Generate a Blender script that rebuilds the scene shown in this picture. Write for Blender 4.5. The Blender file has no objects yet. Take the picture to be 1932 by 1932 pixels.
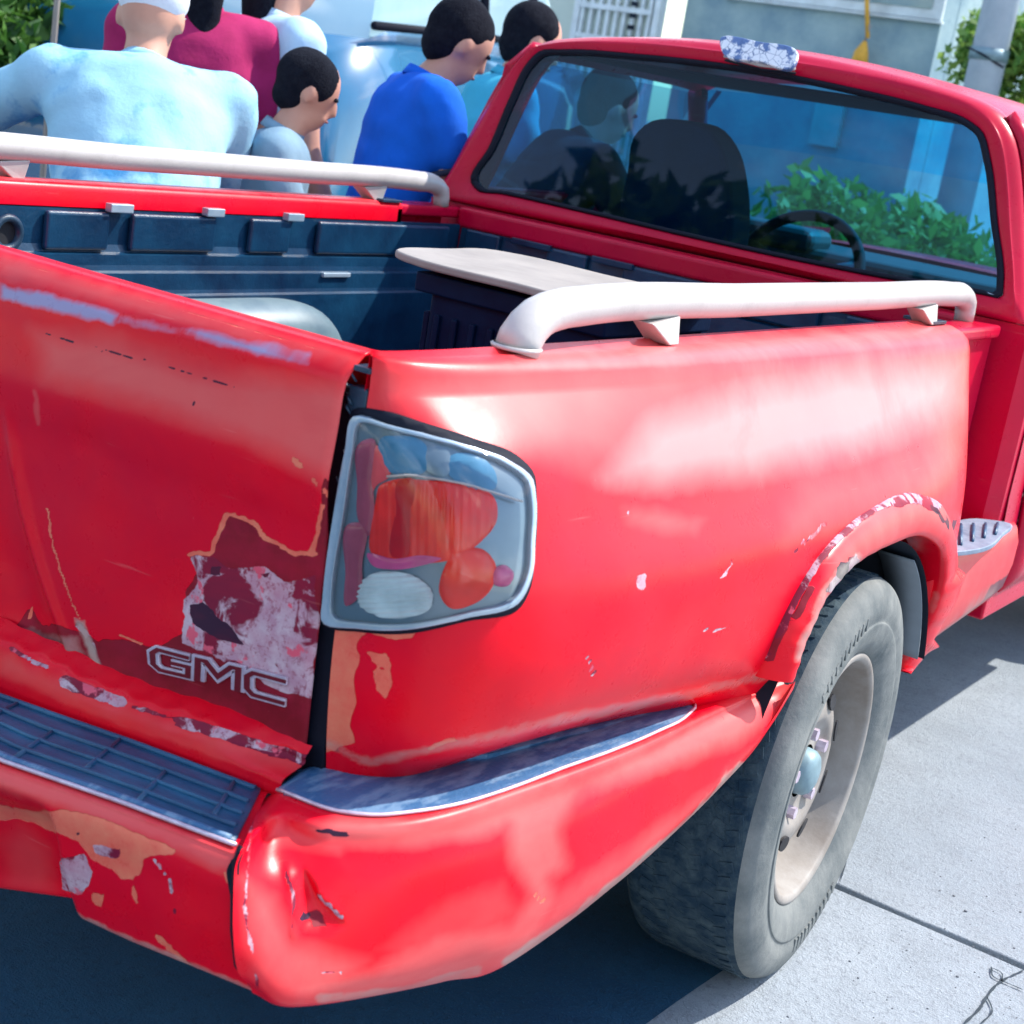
import bpy, bmesh, math, random
import numpy as np
from mathutils import Vector, Matrix
from mathutils.bvhtree import BVHTree
from mathutils.geometry import delaunay_2d_cdt
random.seed(4)
RNG = np.random.default_rng(7)
S = bpy.context.scene
COL = S.collection
# ------------------------------------------------------------------ camera
CP = np.array([1.64134, -1.27341, 1.31657])
YAW, PIT, ROL = map(math.radians, (32.3734, -14.78436, 9.49622))
FPX = 2954.09; HALF = 966.0
_f = np.array([-math.sin(YAW)*math.cos(PIT), math.cos(YAW)*math.cos(PIT), math.sin(PIT)])
_r = np.cross(_f, [0, 0, 1]); _r /= np.linalg.norm(_r); _u = np.cross(_r, _f)
CR = math.cos(ROL)*_r + math.sin(ROL)*_u
CU = -math.sin(ROL)*_r + math.cos(ROL)*_u
CF = _f
cam = bpy.data.cameras.new('camera'); cam.sensor_width = 36; cam.lens = FPX/(2*HALF)*36
cam.dof.use_dof = True; cam.dof.focus_distance = 2.35; cam.dof.aperture_fstop = 8.0
cam.clip_start = .05; cam.clip_end = 2000
co = bpy.data.objects.new('camera', cam); COL.objects.link(co)
co.matrix_world = Matrix(((CR[0], CU[0], -CF[0], CP[0]), (CR[1], CU[1], -CF[1], CP[1]), (CR[2], CU[2], -CF[2], CP[2]), (0, 0, 0, 1)))
S.camera = co
# survey helpers: a line of sight of the photograph met with a real plane or surface
def ray(x, y):
    d = (x-HALF)/FPX*CR - (y-HALF)/FPX*CU + CF
    return d/np.linalg.norm(d)
def on(x, y, ax, val):
    d = ray(x, y); return CP + d*((val-CP[ax])/d[ax])
def onp(x, y, p, n):
    d = ray(x, y); p = np.array(p, float); n = np.array(n, float)
    return CP + d*(((p-CP) @ n)/(d @ n))
def far(x, y, t): return CP + ray(x, y)*t
def pj(X):
    q = np.asarray(X, float)-CP; z = q @ CF
    return np.stack([HALF+FPX*(q @ CR)/z, HALF-FPX*(q @ CU)/z], -1)
# ------------------------------------------------------------------ world, sun, exposure
SUN_EL, SUN_AZ = 50.0, 34.0          # azimuth from +Y towards +X
W = bpy.data.worlds.new('World'); S.world = W; W.use_nodes = True
wn = W.node_tree; bg = wn.nodes['Background']
sky = wn.nodes.new('ShaderNodeTexSky'); sky.sky_type = 'NISHITA'; sky.sun_disc = False
sky.sun_elevation = math.radians(SUN_EL); sky.sun_rotation = math.radians(SUN_AZ)
sky.air_density = 1.3; sky.dust_density = .6; sky.ozone_density = 2.5
tcw = wn.nodes.new('ShaderNodeTexCoord'); mpw = wn.nodes.new('ShaderNodeMapping'); mpw.inputs['Scale'].default_value = (1, 1, 2.6); mpw.inputs['Location'].default_value = (1.3, 2.4, .7)
wn.links.new(tcw.outputs['Generated'], mpw.inputs[0]); nzw = wn.nodes.new('ShaderNodeTexNoise'); nzw.inputs['Scale'].default_value = 2.1; nzw.inputs['Detail'].default_value = 7; nzw.inputs['Roughness'].default_value = .55
wn.links.new(mpw.outputs[0], nzw.inputs['Vector']); rpw = wn.nodes.new('ShaderNodeValToRGB'); rpw.color_ramp.elements[0].position = .54; rpw.color_ramp.elements[1].position = .66
wn.links.new(nzw.outputs['Fac'], rpw.inputs[0]); mxw = wn.nodes.new('ShaderNodeMix'); mxw.data_type = 'RGBA'; wn.links.new(rpw.outputs[0], mxw.inputs[0]); wn.links.new(sky.outputs[0], mxw.inputs[6]); mxw.inputs[7].default_value = (11, 11, 11.5, 1)
wn.links.new(mxw.outputs[2], bg.inputs[0]); bg.inputs[1].default_value = .14
ld = bpy.data.lights.new('sun', 'SUN'); ld.energy = 3.0; ld.angle = math.radians(.6); ld.color = (1, .95, .86)
so = bpy.data.objects.new('sun', ld); COL.objects.link(so)
e, a = math.radians(SUN_EL), math.radians(SUN_AZ)
sd = Vector((math.sin(a)*math.cos(e), math.cos(a)*math.cos(e), math.sin(e)))
so.rotation_euler = sd.to_track_quat('Z', 'Y').to_euler(); so.location = (0, 0, 12)
S.view_settings.view_transform = 'Standard'; S.view_settings.look = 'None'
S.view_settings.gamma = 1; S.view_settings.exposure = 1.2
S.cycles.max_bounces = 8; S.cycles.transparent_max_bounces = 16
# ------------------------------------------------------------------ materials
def newmat(name):
    m = bpy.data.materials.new(name); m.use_nodes = True
    nt = m.node_tree; b = nt.nodes['Principled BSDF']
    return m, nt, b
def N(nt, t, **kw):
    n = nt.nodes.new(t)
    for k, v in kw.items():
        if k.startswith('i_'): n.inputs[k[2:].replace('_', ' ')].default_value = v
        else: setattr(n, k, v)
    return n
def noise(nt, scale, detail=4, rough=.6, obj=True, stretch=None, dist=0):
    tc = N(nt, 'ShaderNodeTexCoord'); src = tc.outputs['Object']
    if stretch:
        mp = N(nt, 'ShaderNodeMapping'); mp.inputs['Scale'].default_value = stretch
        nt.links.new(src, mp.inputs[0]); src = mp.outputs[0]
    n = N(nt, 'ShaderNodeTexNoise'); n.inputs['Scale'].default_value = scale
    n.inputs['Detail'].default_value = detail; n.inputs['Roughness'].default_value = rough
    n.inputs['Distortion'].default_value = dist
    nt.links.new(src, n.inputs['Vector']); return n.outputs['Fac']
def ramp(nt, fac, a, b, ca=(0, 0, 0, 1), cb=(1, 1, 1, 1)):
    r = N(nt, 'ShaderNodeValToRGB'); r.color_ramp.elements[0].position = a; r.color_ramp.elements[1].position = b
    r.color_ramp.elements[0].color = ca; r.color_ramp.elements[1].color = cb
    nt.links.new(fac, r.inputs[0]); return r.outputs[0]
def mixc(nt, fac, a, b, mode='MIX'):
    m = N(nt, 'ShaderNodeMix', data_type='RGBA', blend_type=mode)
    for k, v in ((0, fac), (6, a), (7, b)):
        if isinstance(v, (float, int)): m.inputs[k].default_value = v
        elif isinstance(v, tuple): m.inputs[k].default_value = v if len(v) == 4 else v+(1,)
        else: nt.links.new(v, m.inputs[k])
    return m.outputs[2]
def math_(nt, op, a, b=None, clamp=False):
    m = N(nt, 'ShaderNodeMath', operation=op, use_clamp=clamp)
    for k, v in ((0, a), (1, b)):
        if v is None: continue
        if isinstance(v, (float, int)): m.inputs[k].default_value = v
        else: nt.links.new(v, m.inputs[k])
    return m.outputs[0]
def bump(nt, b, h, dist=.002, strength=1.):
    bm = N(nt, 'ShaderNodeBump'); bm.inputs['Distance'].default_value = dist; bm.inputs['Strength'].default_value = strength
    nt.links.new(h, bm.inputs['Height']); nt.links.new(bm.outputs[0], b.inputs['Normal'])
def simple(name, col, rough=.5, metal=0, spec=.5, var=.15, scale=20, bmp=0, bscale=60, coat=0, col2=None, stretch=None, thr=(.35, .7)):
    m, nt, b = newmat(name)
    c2 = col2 or tuple(max(0, v*(1-var*2)) for v in col)
    f = ramp(nt, noise(nt, scale, 6, .65, stretch=stretch), *thr)
    nt.links.new(mixc(nt, f, col, c2), b.inputs['Base Color'])
    b.inputs['Roughness'].default_value = rough; b.inputs['Metallic'].default_value = metal
    b.inputs['Specular IOR Level'].default_value = spec; b.inputs['Coat Weight'].default_value = coat
    if bmp: bump(nt, b, noise(nt, bscale, 6, .7), bmp)
    return m
RED = (.84, .0006, .012); CORAL = (.74, .12, .115); MAROON = (.20, .004, .014); PRIMER = (.46, .25, .33); ORANGE = (.78, .125, .085)
def paint_mat(name, wear=True, coral=.03, RED=RED, RED2=(.66, .0008, .024)):
    m, nt, b = newmat(name)
    n1 = noise(nt, 3.2, 5, .6); n2 = noise(nt, 26, 6, .7); n3 = noise(nt, 120, 5, .75); n4 = noise(nt, 9, 4, .5)
    c = mixc(nt, ramp(nt, n1, .35, .68), RED, RED2)
    c = mixc(nt, math_(nt, 'MULTIPLY', ramp(nt, n4, .52, .75), coral), c, CORAL)
    rgh = math_(nt, 'ADD', math_(nt, 'MULTIPLY', n2, .18), .20)
    if wear:
        at = N(nt, 'ShaderNodeAttribute', attribute_name='wear'); sp = N(nt, 'ShaderNodeSeparateColor')
        nt.links.new(at.outputs['Color'], sp.inputs[0])
        at2 = N(nt, 'ShaderNodeAttribute', attribute_name='wear2'); sp2 = N(nt, 'ShaderNodeSeparateColor')
        nt.links.new(at2.outputs['Color'], sp2.inputs[0])
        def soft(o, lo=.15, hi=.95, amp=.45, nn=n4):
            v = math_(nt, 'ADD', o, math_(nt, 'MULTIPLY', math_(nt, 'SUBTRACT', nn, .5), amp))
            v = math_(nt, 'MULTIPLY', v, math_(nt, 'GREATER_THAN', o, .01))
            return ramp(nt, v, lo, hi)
        fade = math_(nt, 'MULTIPLY', soft(sp.outputs[2]), .92)
        c = mixc(nt, fade, c, CORAL)
        at3 = N(nt, 'ShaderNodeAttribute', attribute_name='painted_sheen'); sp3 = N(nt, 'ShaderNodeSeparateColor'); nt.links.new(at3.outputs['Color'], sp3.inputs[0])
        c = mixc(nt, math_(nt, 'MULTIPLY', soft(sp3.outputs[0], .10, .95, .28, n4), .52), c, (.74, .40, .38, 1))  # pale sky highlight of the bed side, painted into the colour
        c = mixc(nt, math_(nt, 'MULTIPLY', soft(sp3.outputs[1], .25, .75, .5, n2), .85), c, (.26, .34, .55, 1))  # blue sky sheen of the worn tailgate top, painted in
        fm = soft(sp.outputs[1], .42, .5, .35, n2)
        mar = mixc(nt, ramp(nt, n2, .4, .7), MAROON, (.30, .006, .03))
        c = mixc(nt, fm, c, mar)
        fo = soft(sp2.outputs[0], .44, .5, .35, n2)
        c = mixc(nt, fo, c, mixc(nt, ramp(nt, n2, .4, .65), ORANGE, (.80, .20, .12)))
        fp = soft(sp.outputs[0], .45, .5, .8, n2); n5 = noise(nt, 17, 5, .6, dist=.6); n6 = noise(nt, 31, 4, .6)
        pr = mixc(nt, ramp(nt, n2, .38, .62), PRIMER, (.58, .44, .50))
        pr = mixc(nt, ramp(nt, n3, .52, .68), pr, (.30, .07, .12))
        pr = mixc(nt, ramp(nt, n5, .50, .545), pr, (.20, .008, .035)); pr = mixc(nt, ramp(nt, n6, .60, .64), pr, (.70, .10, .16))
        c = mixc(nt, fp, c, pr)
        fb = soft(sp2.outputs[1], .45, .52, .4, n2)
        c = mixc(nt, fb, c, (.035, .008, .03, 1))
        fd = soft(sp2.outputs[2], .3, .9, .6, n2)
        c = mixc(nt, math_(nt, 'MULTIPLY', fd, .8), c, (.42, .38, .33, 1))
        rgh = math_(nt, 'ADD', rgh, math_(nt, 'MULTIPLY', fade, .16))
        rgh = math_(nt, 'ADD', rgh, math_(nt, 'MULTIPLY', math_(nt, 'ADD', fp, fm, True), .3), True)
        h = math_(nt, 'SUBTRACT', 1.0, math_(nt, 'ADD', math_(nt, 'ADD', fp, math_(nt, 'MULTIPLY', fm, .8)), fo, True))
        h = math_(nt, 'ADD', h, math_(nt, 'MULTIPLY', n3, .12))
        bump(nt, b, h, .0012, .8)
    sc_ = noise(nt, 30, 3, .5, stretch=(.25, .25, 5)); c = mixc(nt, math_(nt, 'MULTIPLY', ramp(nt, sc_, .70, .76), .18), c, (.80, .28, .26, 1))
    sc2 = noise(nt, 2.2, 6, .7, dist=.8); c = mixc(nt, math_(nt, 'MULTIPLY', ramp(nt, sc2, .48, .74), .5), c, (.58, .004, .026, 1))
    # fine dust specks
    sp_ = ramp(nt, n3, .70, .80)
    c = mixc(nt, math_(nt, 'MULTIPLY', sp_, .5), c, (.85, .45, .42, 1))
    nt.links.new(c, b.inputs['Base Color']); nt.links.new(rgh, b.inputs['Roughness'])
    b.inputs['Specular IOR Level'].default_value = .24
    b.inputs['Coat Weight'].default_value = .0
    return m
M = {}
M['paint'] = paint_mat('red_paint'); M['paint_plain'] = paint_mat('red_paint_cab', False, .08, (.56, .002, .040), (.44, .001, .03))
M['black'] = simple('black_plastic', (.012, .03, .055), .38, spec=.45, var=.3, scale=14, bmp=.0006, bscale=180, col2=(.02, .055, .10))
M['liner'] = simple('bed_liner_plastic', (.0015, .014, .045), .30, spec=.5, scale=6, bmp=.0012, bscale=60, col2=(.006, .05, .11))
M['pad'] = simple('step_pad_plastic', (.008, .055, .13), .38, spec=.5, scale=7, bmp=.0010, bscale=70, col2=(.02, .13, .24), stretch=(1, 4, 1), thr=(.4, .75))
M['step_grey'] = simple('grey_step_plastic', (.26, .33, .42), .5, scale=18, col2=(.10, .14, .22), bmp=.001)
M['pad_worn'] = simple('worn_step_plastic', (.030, .12, .26), .42, spec=.5, scale=24, bmp=.0030, bscale=38, col2=(.13, .24, .38), stretch=(2.2, .6, 1), thr=(.48, .60))
M['gap'] = simple('shut_line_black', (.006, .008, .02), .7, spec=.2)
M['white'] = simple('white_rail_paint', (.50, .462, .445), .38, scale=12, col2=(.40, .365, .35), coat=.1, bmp=.0004, bscale=140, thr=(.5, .8))
M['cream'] = simple('cream_lid', (.36, .315, .28), .6, scale=9, col2=(.27, .235, .21), bmp=.0006)
M['chrome'] = simple('worn_chrome', (.72, .62, .72), .38, metal=.45, scale=50, col2=(.50, .38, .48))
M['emblemred'] = simple('emblem_red', (.16, .002, .012), .4, scale=60)
M['rubber_wall'] = simple('dusty_tyre_sidewall', (.23, .235, .225), .85, spec=.2, scale=9, col2=(.10, .115, .12), bmp=.0016, bscale=70)
M['tread'] = simple('tyre_tread', (.014, .035, .06), .85, spec=.2, scale=30, col2=(.07, .10, .115), bmp=.003, bscale=55, thr=(.40, .72))
M['rim'] = simple('faded_rim', (.33, .305, .285), .6, scale=9, col2=(.20, .165, .14), bmp=.0006)
M['hub'] = simple('hub_cap', (.22, .33, .38), .5, metal=.2, scale=30)
M['dark'] = simple('dark_hole', (.01, .01, .015), .7)
M['under'] = simple('underbody', (.012, .02, .035), .8, spec=.2, scale=8)
M['seat'] = simple('seat_cloth', (.012, .022, .035), .9, spec=.2, bmp=.001, bscale=200)
M['dash'] = simple('dash_plastic', (.03, .06, .07), .6)
M['housing'] = simple('lamp_housing', (.17, .23, .28), .3, metal=.3, scale=4, col2=(.10, .15, .19), coat=.5)
M['bezel'] = simple('lamp_bezel', (.46, .54, .62), .25, metal=.3, scale=14, col2=(.28, .40, .50), coat=.4)
def lens(name, col, rough=.12, emis=None):
    m, nt, b = newmat(name)
    b.inputs['Base Color'].default_value = col+(1,); b.inputs['Roughness'].default_value = rough
    b.inputs['Coat Weight'].default_value = .15; b.inputs['Coat Roughness'].default_value = .15; b.inputs['Specular IOR Level'].default_value = .3
    f = ramp(nt, noise(nt, 22, 3), .35, .7)
    nt.links.new(mixc(nt, f, col, tuple(v*.7 for v in col)), b.inputs['Base Color'])
    return m
M['lens_red'] = lens('red_lens', (.55, .003, .008)); M['lens_orange'] = lens('orange_red_lens', (.85, .028, .018))
M['lens_dull'] = lens('dull_red_reflector', (.36, .07, .12)); M['lens_pink'] = lens('pink_lens', (.62, .09, .26)); M['lens_pale'] = lens('pale_lens', (.72, .09, .10))
M['lens_white'] = lens('white_reflector', (.62, .74, .78)); M['lens_blue'] = lens('blue_reflector', (.07, .22, .36)); M['lens_cream'] = lens('cream_reflector', (.5, .5, .42))
def glass(name, tint, rfl=.08, rough=.01, ior=1.5):
    m, nt, b = newmat(name); nt.nodes.remove(b); out = nt.nodes['Material Output']
    tr = N(nt, 'ShaderNodeBsdfTransparent'); tr.inputs[0].default_value = tint+(1,)
    gl = N(nt, 'ShaderNodeBsdfGlossy'); gl.inputs['Roughness'].default_value = rough; gl.inputs[0].default_value = (1, 1, 1, 1)
    fr = N(nt, 'ShaderNodeFresnel'); fr.inputs['IOR'].default_value = ior
    f = math_(nt, 'ADD', fr.outputs[0], rfl, True)
    mx = N(nt, 'ShaderNodeMixShader'); nt.links.new(f, mx.inputs[0]); nt.links.new(tr.outputs[0], mx.inputs[1]); nt.links.new(gl.outputs[0], mx.inputs[2])
    nt.links.new(mx.outputs[0], out.inputs[0]); return m
M['glass'] = glass('tinted_rear_glass', (.13, .50, .80), .0, .012, ior=1.30)
M['wshield'] = glass('blue_windscreen', (.55, .88, .95), .0, ior=1.3)
M['band'] = glass('sky_blue_band', (.01, .80, 1.), .0, ior=1.3)  # blue tint standing in for sky reflected in the rear window
M['sideglass'] = glass('side_glass', (.45, .65, .75), .04)
M['cover'] = glass('clear_lamp_cover', (.97, .99, 1.), .0, .03, ior=1.32)
def tricol(m): return m
# ------------------------------------------------------------------ object helpers
def tag(o, label=None, cat=None, group=None, kind=None):
    if label: o['label'] = label
    if cat: o['category'] = cat
    if group: o['group'] = group
    if kind: o['kind'] = kind
    return o
def empty(name, loc=(0, 0, 0), label=None, cat=None, group=None, rz=0):
    o = bpy.data.objects.new(name, None); COL.objects.link(o); o.location = loc; o.rotation_euler = (0, 0, rz)
    o.empty_display_size = .1
    return tag(o, label, cat, group)
def mesh(name, verts, faces, mat, parent=None, smooth=True, solid=0, bevel=0, offset=-1, mats=None, fm=None):
    me = bpy.data.meshes.new(name); me.from_pydata([tuple(map(float, v)) for v in verts], [], [tuple(map(int, f)) for f in faces])
    me.materials.append(mat)
    if mats:
        for x in mats: me.materials.append(x)
        me.polygons.foreach_set('material_index', fm)
    me.polygons.foreach_set('use_smooth', [smooth]*len(me.polygons)); me.update()
    o = bpy.data.objects.new(name, me); COL.objects.link(o)
    if parent: o.parent = parent
    if solid:
        s = o.modifiers.new('thick', 'SOLIDIFY'); s.thickness = solid; s.offset = offset; s.use_even_offset = False
    if bevel:
        s = o.modifiers.new('bev', 'BEVEL'); s.width = bevel; s.segments = 3; s.limit_method = 'ANGLE'; s.angle_limit = math.radians(35)
    return o
def bmobj(name, bm, mat, parent=None, smooth=False, bevel=0):
    me = bpy.data.meshes.new(name); bm.to_mesh(me); bm.free(); me.materials.append(mat)
    me.polygons.foreach_set('use_smooth', [smooth]*len(me.polygons))
    o = bpy.data.objects.new(name, me); COL.objects.link(o)
    if parent: o.parent = parent
    if bevel:
        s = o.modifiers.new('bev', 'BEVEL'); s.width = bevel; s.segments = 3; s.limit_method = 'ANGLE'; s.angle_limit = math.radians(35)
    return o
def box(bm, lo, hi, mtx=None):
    vs = [Vector((x, y, z)) for x in (lo[0], hi[0]) for y in (lo[1], hi[1]) for z in (lo[2], hi[2])]
    if mtx: vs = [mtx @ v for v in vs]
    v = [bm.verts.new(p) for p in vs]
    for f in ((0, 1, 3, 2), (4, 6, 7, 5), (0, 4, 5, 1), (2, 3, 7, 6), (0, 2, 6, 4), (1, 5, 7, 3)): bm.faces.new([v[i] for i in f])
def boxo(name, lo, hi, mat, parent=None, bevel=.004, smooth=False, mtx=None):
    bm = bmesh.new(); box(bm, lo, hi, mtx); return bmobj(name, bm, mat, parent, smooth, bevel)
def grid(name, P, mat, parent=None, closed_v=False, **kw):
    P = np.asarray(P, float); nu, nv = P.shape[:2]
    F = []
    for i in range(nu-1):
        for j in range(nv if closed_v else nv-1):
            j2 = (j+1) % nv
            F.append((i*nv+j, (i+1)*nv+j, (i+1)*nv+j2, i*nv+j2))
    return mesh(name, P.reshape(-1, 3), F, mat, parent, **kw)
def cs(xs, ys, x):            # cubic hermite through knots
    xs = np.asarray(xs, float); ys = np.asarray(ys, float)
    sh = ys.shape[1:]
    h = np.diff(xs); d = np.diff(ys, axis=0)/h.reshape(-1, *([1]*len(sh)))
    m = np.empty_like(ys); m[0] = d[0]; m[-1] = d[-1]
    if len(xs) > 2:
        w0 = (h[1:]/(h[1:]+h[:-1])).reshape(-1, *([1]*len(sh)))
        m[1:-1] = d[:-1]*w0 + d[1:]*(1-w0)
    x = np.asarray(x, float); i = np.clip(np.searchsorted(xs, x, 'right')-1, 0, len(xs)-2)
    t = (x-xs[i])/h[i]; t = t.reshape(-1, *([1]*len(sh))); hh = h[i].reshape(-1, *([1]*len(sh)))
    return (2*t**3-3*t**2+1)*ys[i]+(t**3-2*t**2+t)*hh*m[i]+(-2*t**3+3*t**2)*ys[i+1]+(t**3-t**2)*hh*m[i+1]
def curve(pts, n, closed=False):
    pts = np.asarray(pts, float)
    if closed: pts = np.vstack([pts, pts[:1]])
    l = np.concatenate([[0], np.cumsum(np.linalg.norm(np.diff(pts, axis=0), axis=1))]); l /= l[-1]
    if closed:
        ext = np.vstack([pts[-3:-1], pts, pts[1:3]]); le = np.concatenate([l[-3:-1]-1, l, l[1:3]+1])
        return cs(le, ext, np.arange(n)/n)
    return cs(l, pts, np.linspace(0, 1, n))
def tube(path, rad, seg=16, cap=True):
    path = np.asarray(path, float); n = len(path)
    rad = np.full(n, rad) if np.isscalar(rad) else np.asarray(rad)
    T = np.gradient(path, axis=0); T /= np.linalg.norm(T, axis=1)[:, None]
    up = np.array([0, 0, 1.]) if abs(T[0, 2]) < .9 else np.array([1., 0, 0])
    V = []; nrm = np.cross(T[0], up); nrm /= np.linalg.norm(nrm)
    for i in range(n):
        nrm = nrm-T[i]*(nrm @ T[i]); nrm /= np.linalg.norm(nrm); b = np.cross(T[i], nrm)
        for k in range(seg):
            a = 2*math.pi*k/seg; V.append(path[i]+rad[i]*(math.cos(a)*nrm+math.sin(a)*b))
    F = [(i*seg+k, i*seg+(k+1) % seg, (i+1)*seg+(k+1) % seg, (i+1)*seg+k) for i in range(n-1) for k in range(seg)]
    if cap: F += [tuple(range(seg))[::-1], tuple((n-1)*seg+k for k in range(seg))]
    return V, F
def tubeo(name, path, rad, mat, parent=None, seg=16, **kw):
    V, F = tube(path, rad, seg); return mesh(name, V, F, mat, parent, **kw)
def lathe(prof, axis_pt, axis='x', seg=72):     # prof: list of (axial, radius)
    V = []; F = []; n = len(prof)
    for k in range(seg):
        a = 2*math.pi*k/seg
        for ax, r in prof:
            if axis == 'x': V.append((axis_pt[0]+ax, axis_pt[1]+r*math.cos(a), axis_pt[2]+r*math.sin(a)))
            elif axis == 'z': V.append((axis_pt[0]+r*math.cos(a), axis_pt[1]+r*math.sin(a), axis_pt[2]+ax))
    for k in range(seg):
        for i in range(n-1):
            F.append((k*n+i, ((k+1) % seg)*n+i, ((k+1) % seg)*n+i+1, k*n+i+1))
    return V, F
def sdpoly(P, poly):          # signed distance (negative inside)
    P = np.asarray(P, float); poly = np.asarray(poly, float); n = len(poly)
    d = np.full(len(P), 1e9); ins = np.zeros(len(P), bool)
    for i in range(n):
        a, b = poly[i], poly[(i+1) % n]; ab = b-a; t = np.clip(((P-a) @ ab)/(ab @ ab), 0, 1)
        d = np.minimum(d, np.linalg.norm(P-(a+t[:, None]*ab), axis=1))
        c = (a[1] > P[:, 1]) != (b[1] > P[:, 1])
        with np.errstate(divide='ignore', invalid='ignore'):
            xi = (b[0]-a[0])*(P[:, 1]-a[1])/(b[1]-a[1])+a[0]
        ins ^= c & (P[:, 0] < xi)
    return np.where(ins, -d, d)
def sdline(P, line):
    P = np.asarray(P, float); line = np.asarray(line, float); d = np.full(len(P), 1e9)
    for a, b in zip(line[:-1], line[1:]):
        ab = b-a; t = np.clip(((P-a) @ ab)/(ab @ ab), 0, 1); d = np.minimum(d, np.linalg.norm(P-(a+t[:, None]*ab), axis=1))
    return d
def paint(o, layers, extra=None):
    """wear and painted sheen: list of (channel 0..5, outline surveyed on the panel, softness px, value[, line])"""
    me = o.data; n = len(me.vertices); V = np.empty(n*3); me.vertices.foreach_get('co', V); V = V.reshape(-1, 3)
    p = pj(V); A = np.zeros((n, 9))
    p = p+np.stack([fbm(V, 55, 31, 2)*5+fbm(V, 190, 33, 1)*2.5, fbm(V, 55, 37, 2)*5+fbm(V, 190, 39, 1)*2.5], 1)
    for L in layers:
        ch, poly, soft, val = L[:4]
        if len(L) > 4: m = np.clip(1-(sdline(p, poly)-L[4])/soft, 0, 1)
        else: m = np.clip(.5-sdpoly(p, poly)/(2*soft), 0, 1)
        if val < 0: A[:, ch] = np.minimum(A[:, ch], 1-m)
        else: A[:, ch] = np.maximum(A[:, ch], m*val)
    if extra: extra(V, A)
    for k, nm in ((0, 'wear'), (3, 'wear2'), (6, 'painted_sheen')):
        if k == 6 and not A[:, 6:].any(): continue
        at = me.color_attributes.new(nm, 'FLOAT_COLOR', 'POINT')
        d = np.ones((n, 4)); d[:, :3] = A[:, k:k+3]; at.data.foreach_set('color', d.ravel())
    return o
def bvh_of(o):
    me = o.data; return BVHTree.FromPolygons([v.co.copy() for v in me.vertices], [tuple(p.vertices) for p in me.polygons])
def hit(bvh, x, y):
    r = bvh.ray_cast(Vector(CP), Vector(ray(x, y)))
    if r[0] is None:
        return None
    n = r[1]
    if n.dot(Vector(ray(x, y))) > 0: n = -n
    return np.array(r[0]), np.array(n)
def patch(name, outline, bvh, mat, parent, off=.002, thick=.003, step=10, dome=0, holes=(), smooth=True, fallback=None, bevel=0, ripple=None, nsub=6, closed=True):
    """a sheet lying on the body surface: outline surveyed on the panel, real thickness and curvature"""
    out = curve(outline, max(nsub*len(outline), 24), True) if closed else np.asarray(outline, float)
    lo, hi = out.min(0), out.max(0)
    gx, gy = np.meshgrid(np.arange(lo[0]+step/2, hi[0], step), np.arange(lo[1]+step/2, hi[1], step))
    G = np.stack([gx.ravel(), gy.ravel()], 1); s = sdpoly(G, out); G = G[s < -step*.45]
    hs = [curve(h, 6*len(h), True) for h in holes]
    for h in hs: G = G[sdpoly(G, h) > step*.45]
    pts = [Vector(p) for p in out]; loops = [list(range(len(out)))]
    for h in hs:
        loops.append(list(range(len(pts), len(pts)+len(h)))); pts += [Vector(p) for p in h]
    pts += [Vector(p) for p in G]
    edges = [(l[i], l[(i+1) % len(l)]) for l in loops for i in range(len(l))]
    v, e_, f, *_ = delaunay_2d_cdt(pts, edges, [], 0, 1e-4)
    v = np.array([tuple(q) for q in v]); F = []
    for t in f:
        c = v[list(t)].mean(0)[None]
        if sdpoly(c, out)[0] < 0 and all(sdpoly(c, h)[0] > 0 for h in hs): F.append(t[::-1])
    sd_ = -sdpoly(v, out); mx = max(sd_.max(), 1e-6); V = []; last = None
    for q, s_ in zip(v, sd_):
        r = hit(bvh, *q) or last or hit(bvh, *out.mean(0)); last = r
        if fallback is not None: r = (onp(q[0], q[1], fallback[0], fallback[1]), np.array(fallback[1], float)/np.linalg.norm(fallback[1]))
        k = max(0, min(1, s_/mx)); o_ = off+dome*math.sqrt(max(0, 1-(1-k)**2))
        if ripple: o_ += ripple(q, k)
        V.append(r[0]+r[1]*o_)
    o = mesh(name, V, F, mat, parent, smooth=smooth)
    # orient outward
    me = o.data
    if len(me.polygons):
        nn = sum((p.normal for p in me.polygons), Vector())
        if nn.dot(Vector(CF)) > 0: me.flip_normals()
    if thick:
        m_ = o.modifiers.new('thick', 'SOLIDIFY'); m_.thickness = thick; m_.offset = -1
    if bevel:
        m_ = o.modifiers.new('bev', 'BEVEL'); m_.width = bevel; m_.segments = 2; m_.limit_method = 'ANGLE'; m_.angle_limit = math.radians(40)
    return o
def mirror_obj(o, parent, name=None):
    me = o.data.copy(); me.transform(Matrix.Scale(-1, 4, (1, 0, 0))); me.flip_normals()
    c = bpy.data.objects.new(name or o.name.split('.')[0], me); COL.objects.link(c); c.parent = parent
    for m_ in o.modifiers:
        k = c.modifiers.new(m_.name, m_.type)
        for p in ('thickness', 'offset', 'width', 'segments', 'limit_method', 'angle_limit', 'levels', 'render_levels'):
            if hasattr(m_, p) and hasattr(k, p):
                try: setattr(k, p, getattr(m_, p))
                except Exception: pass
    if 'kind' in o: c['kind'] = o['kind']
    return c
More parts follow.
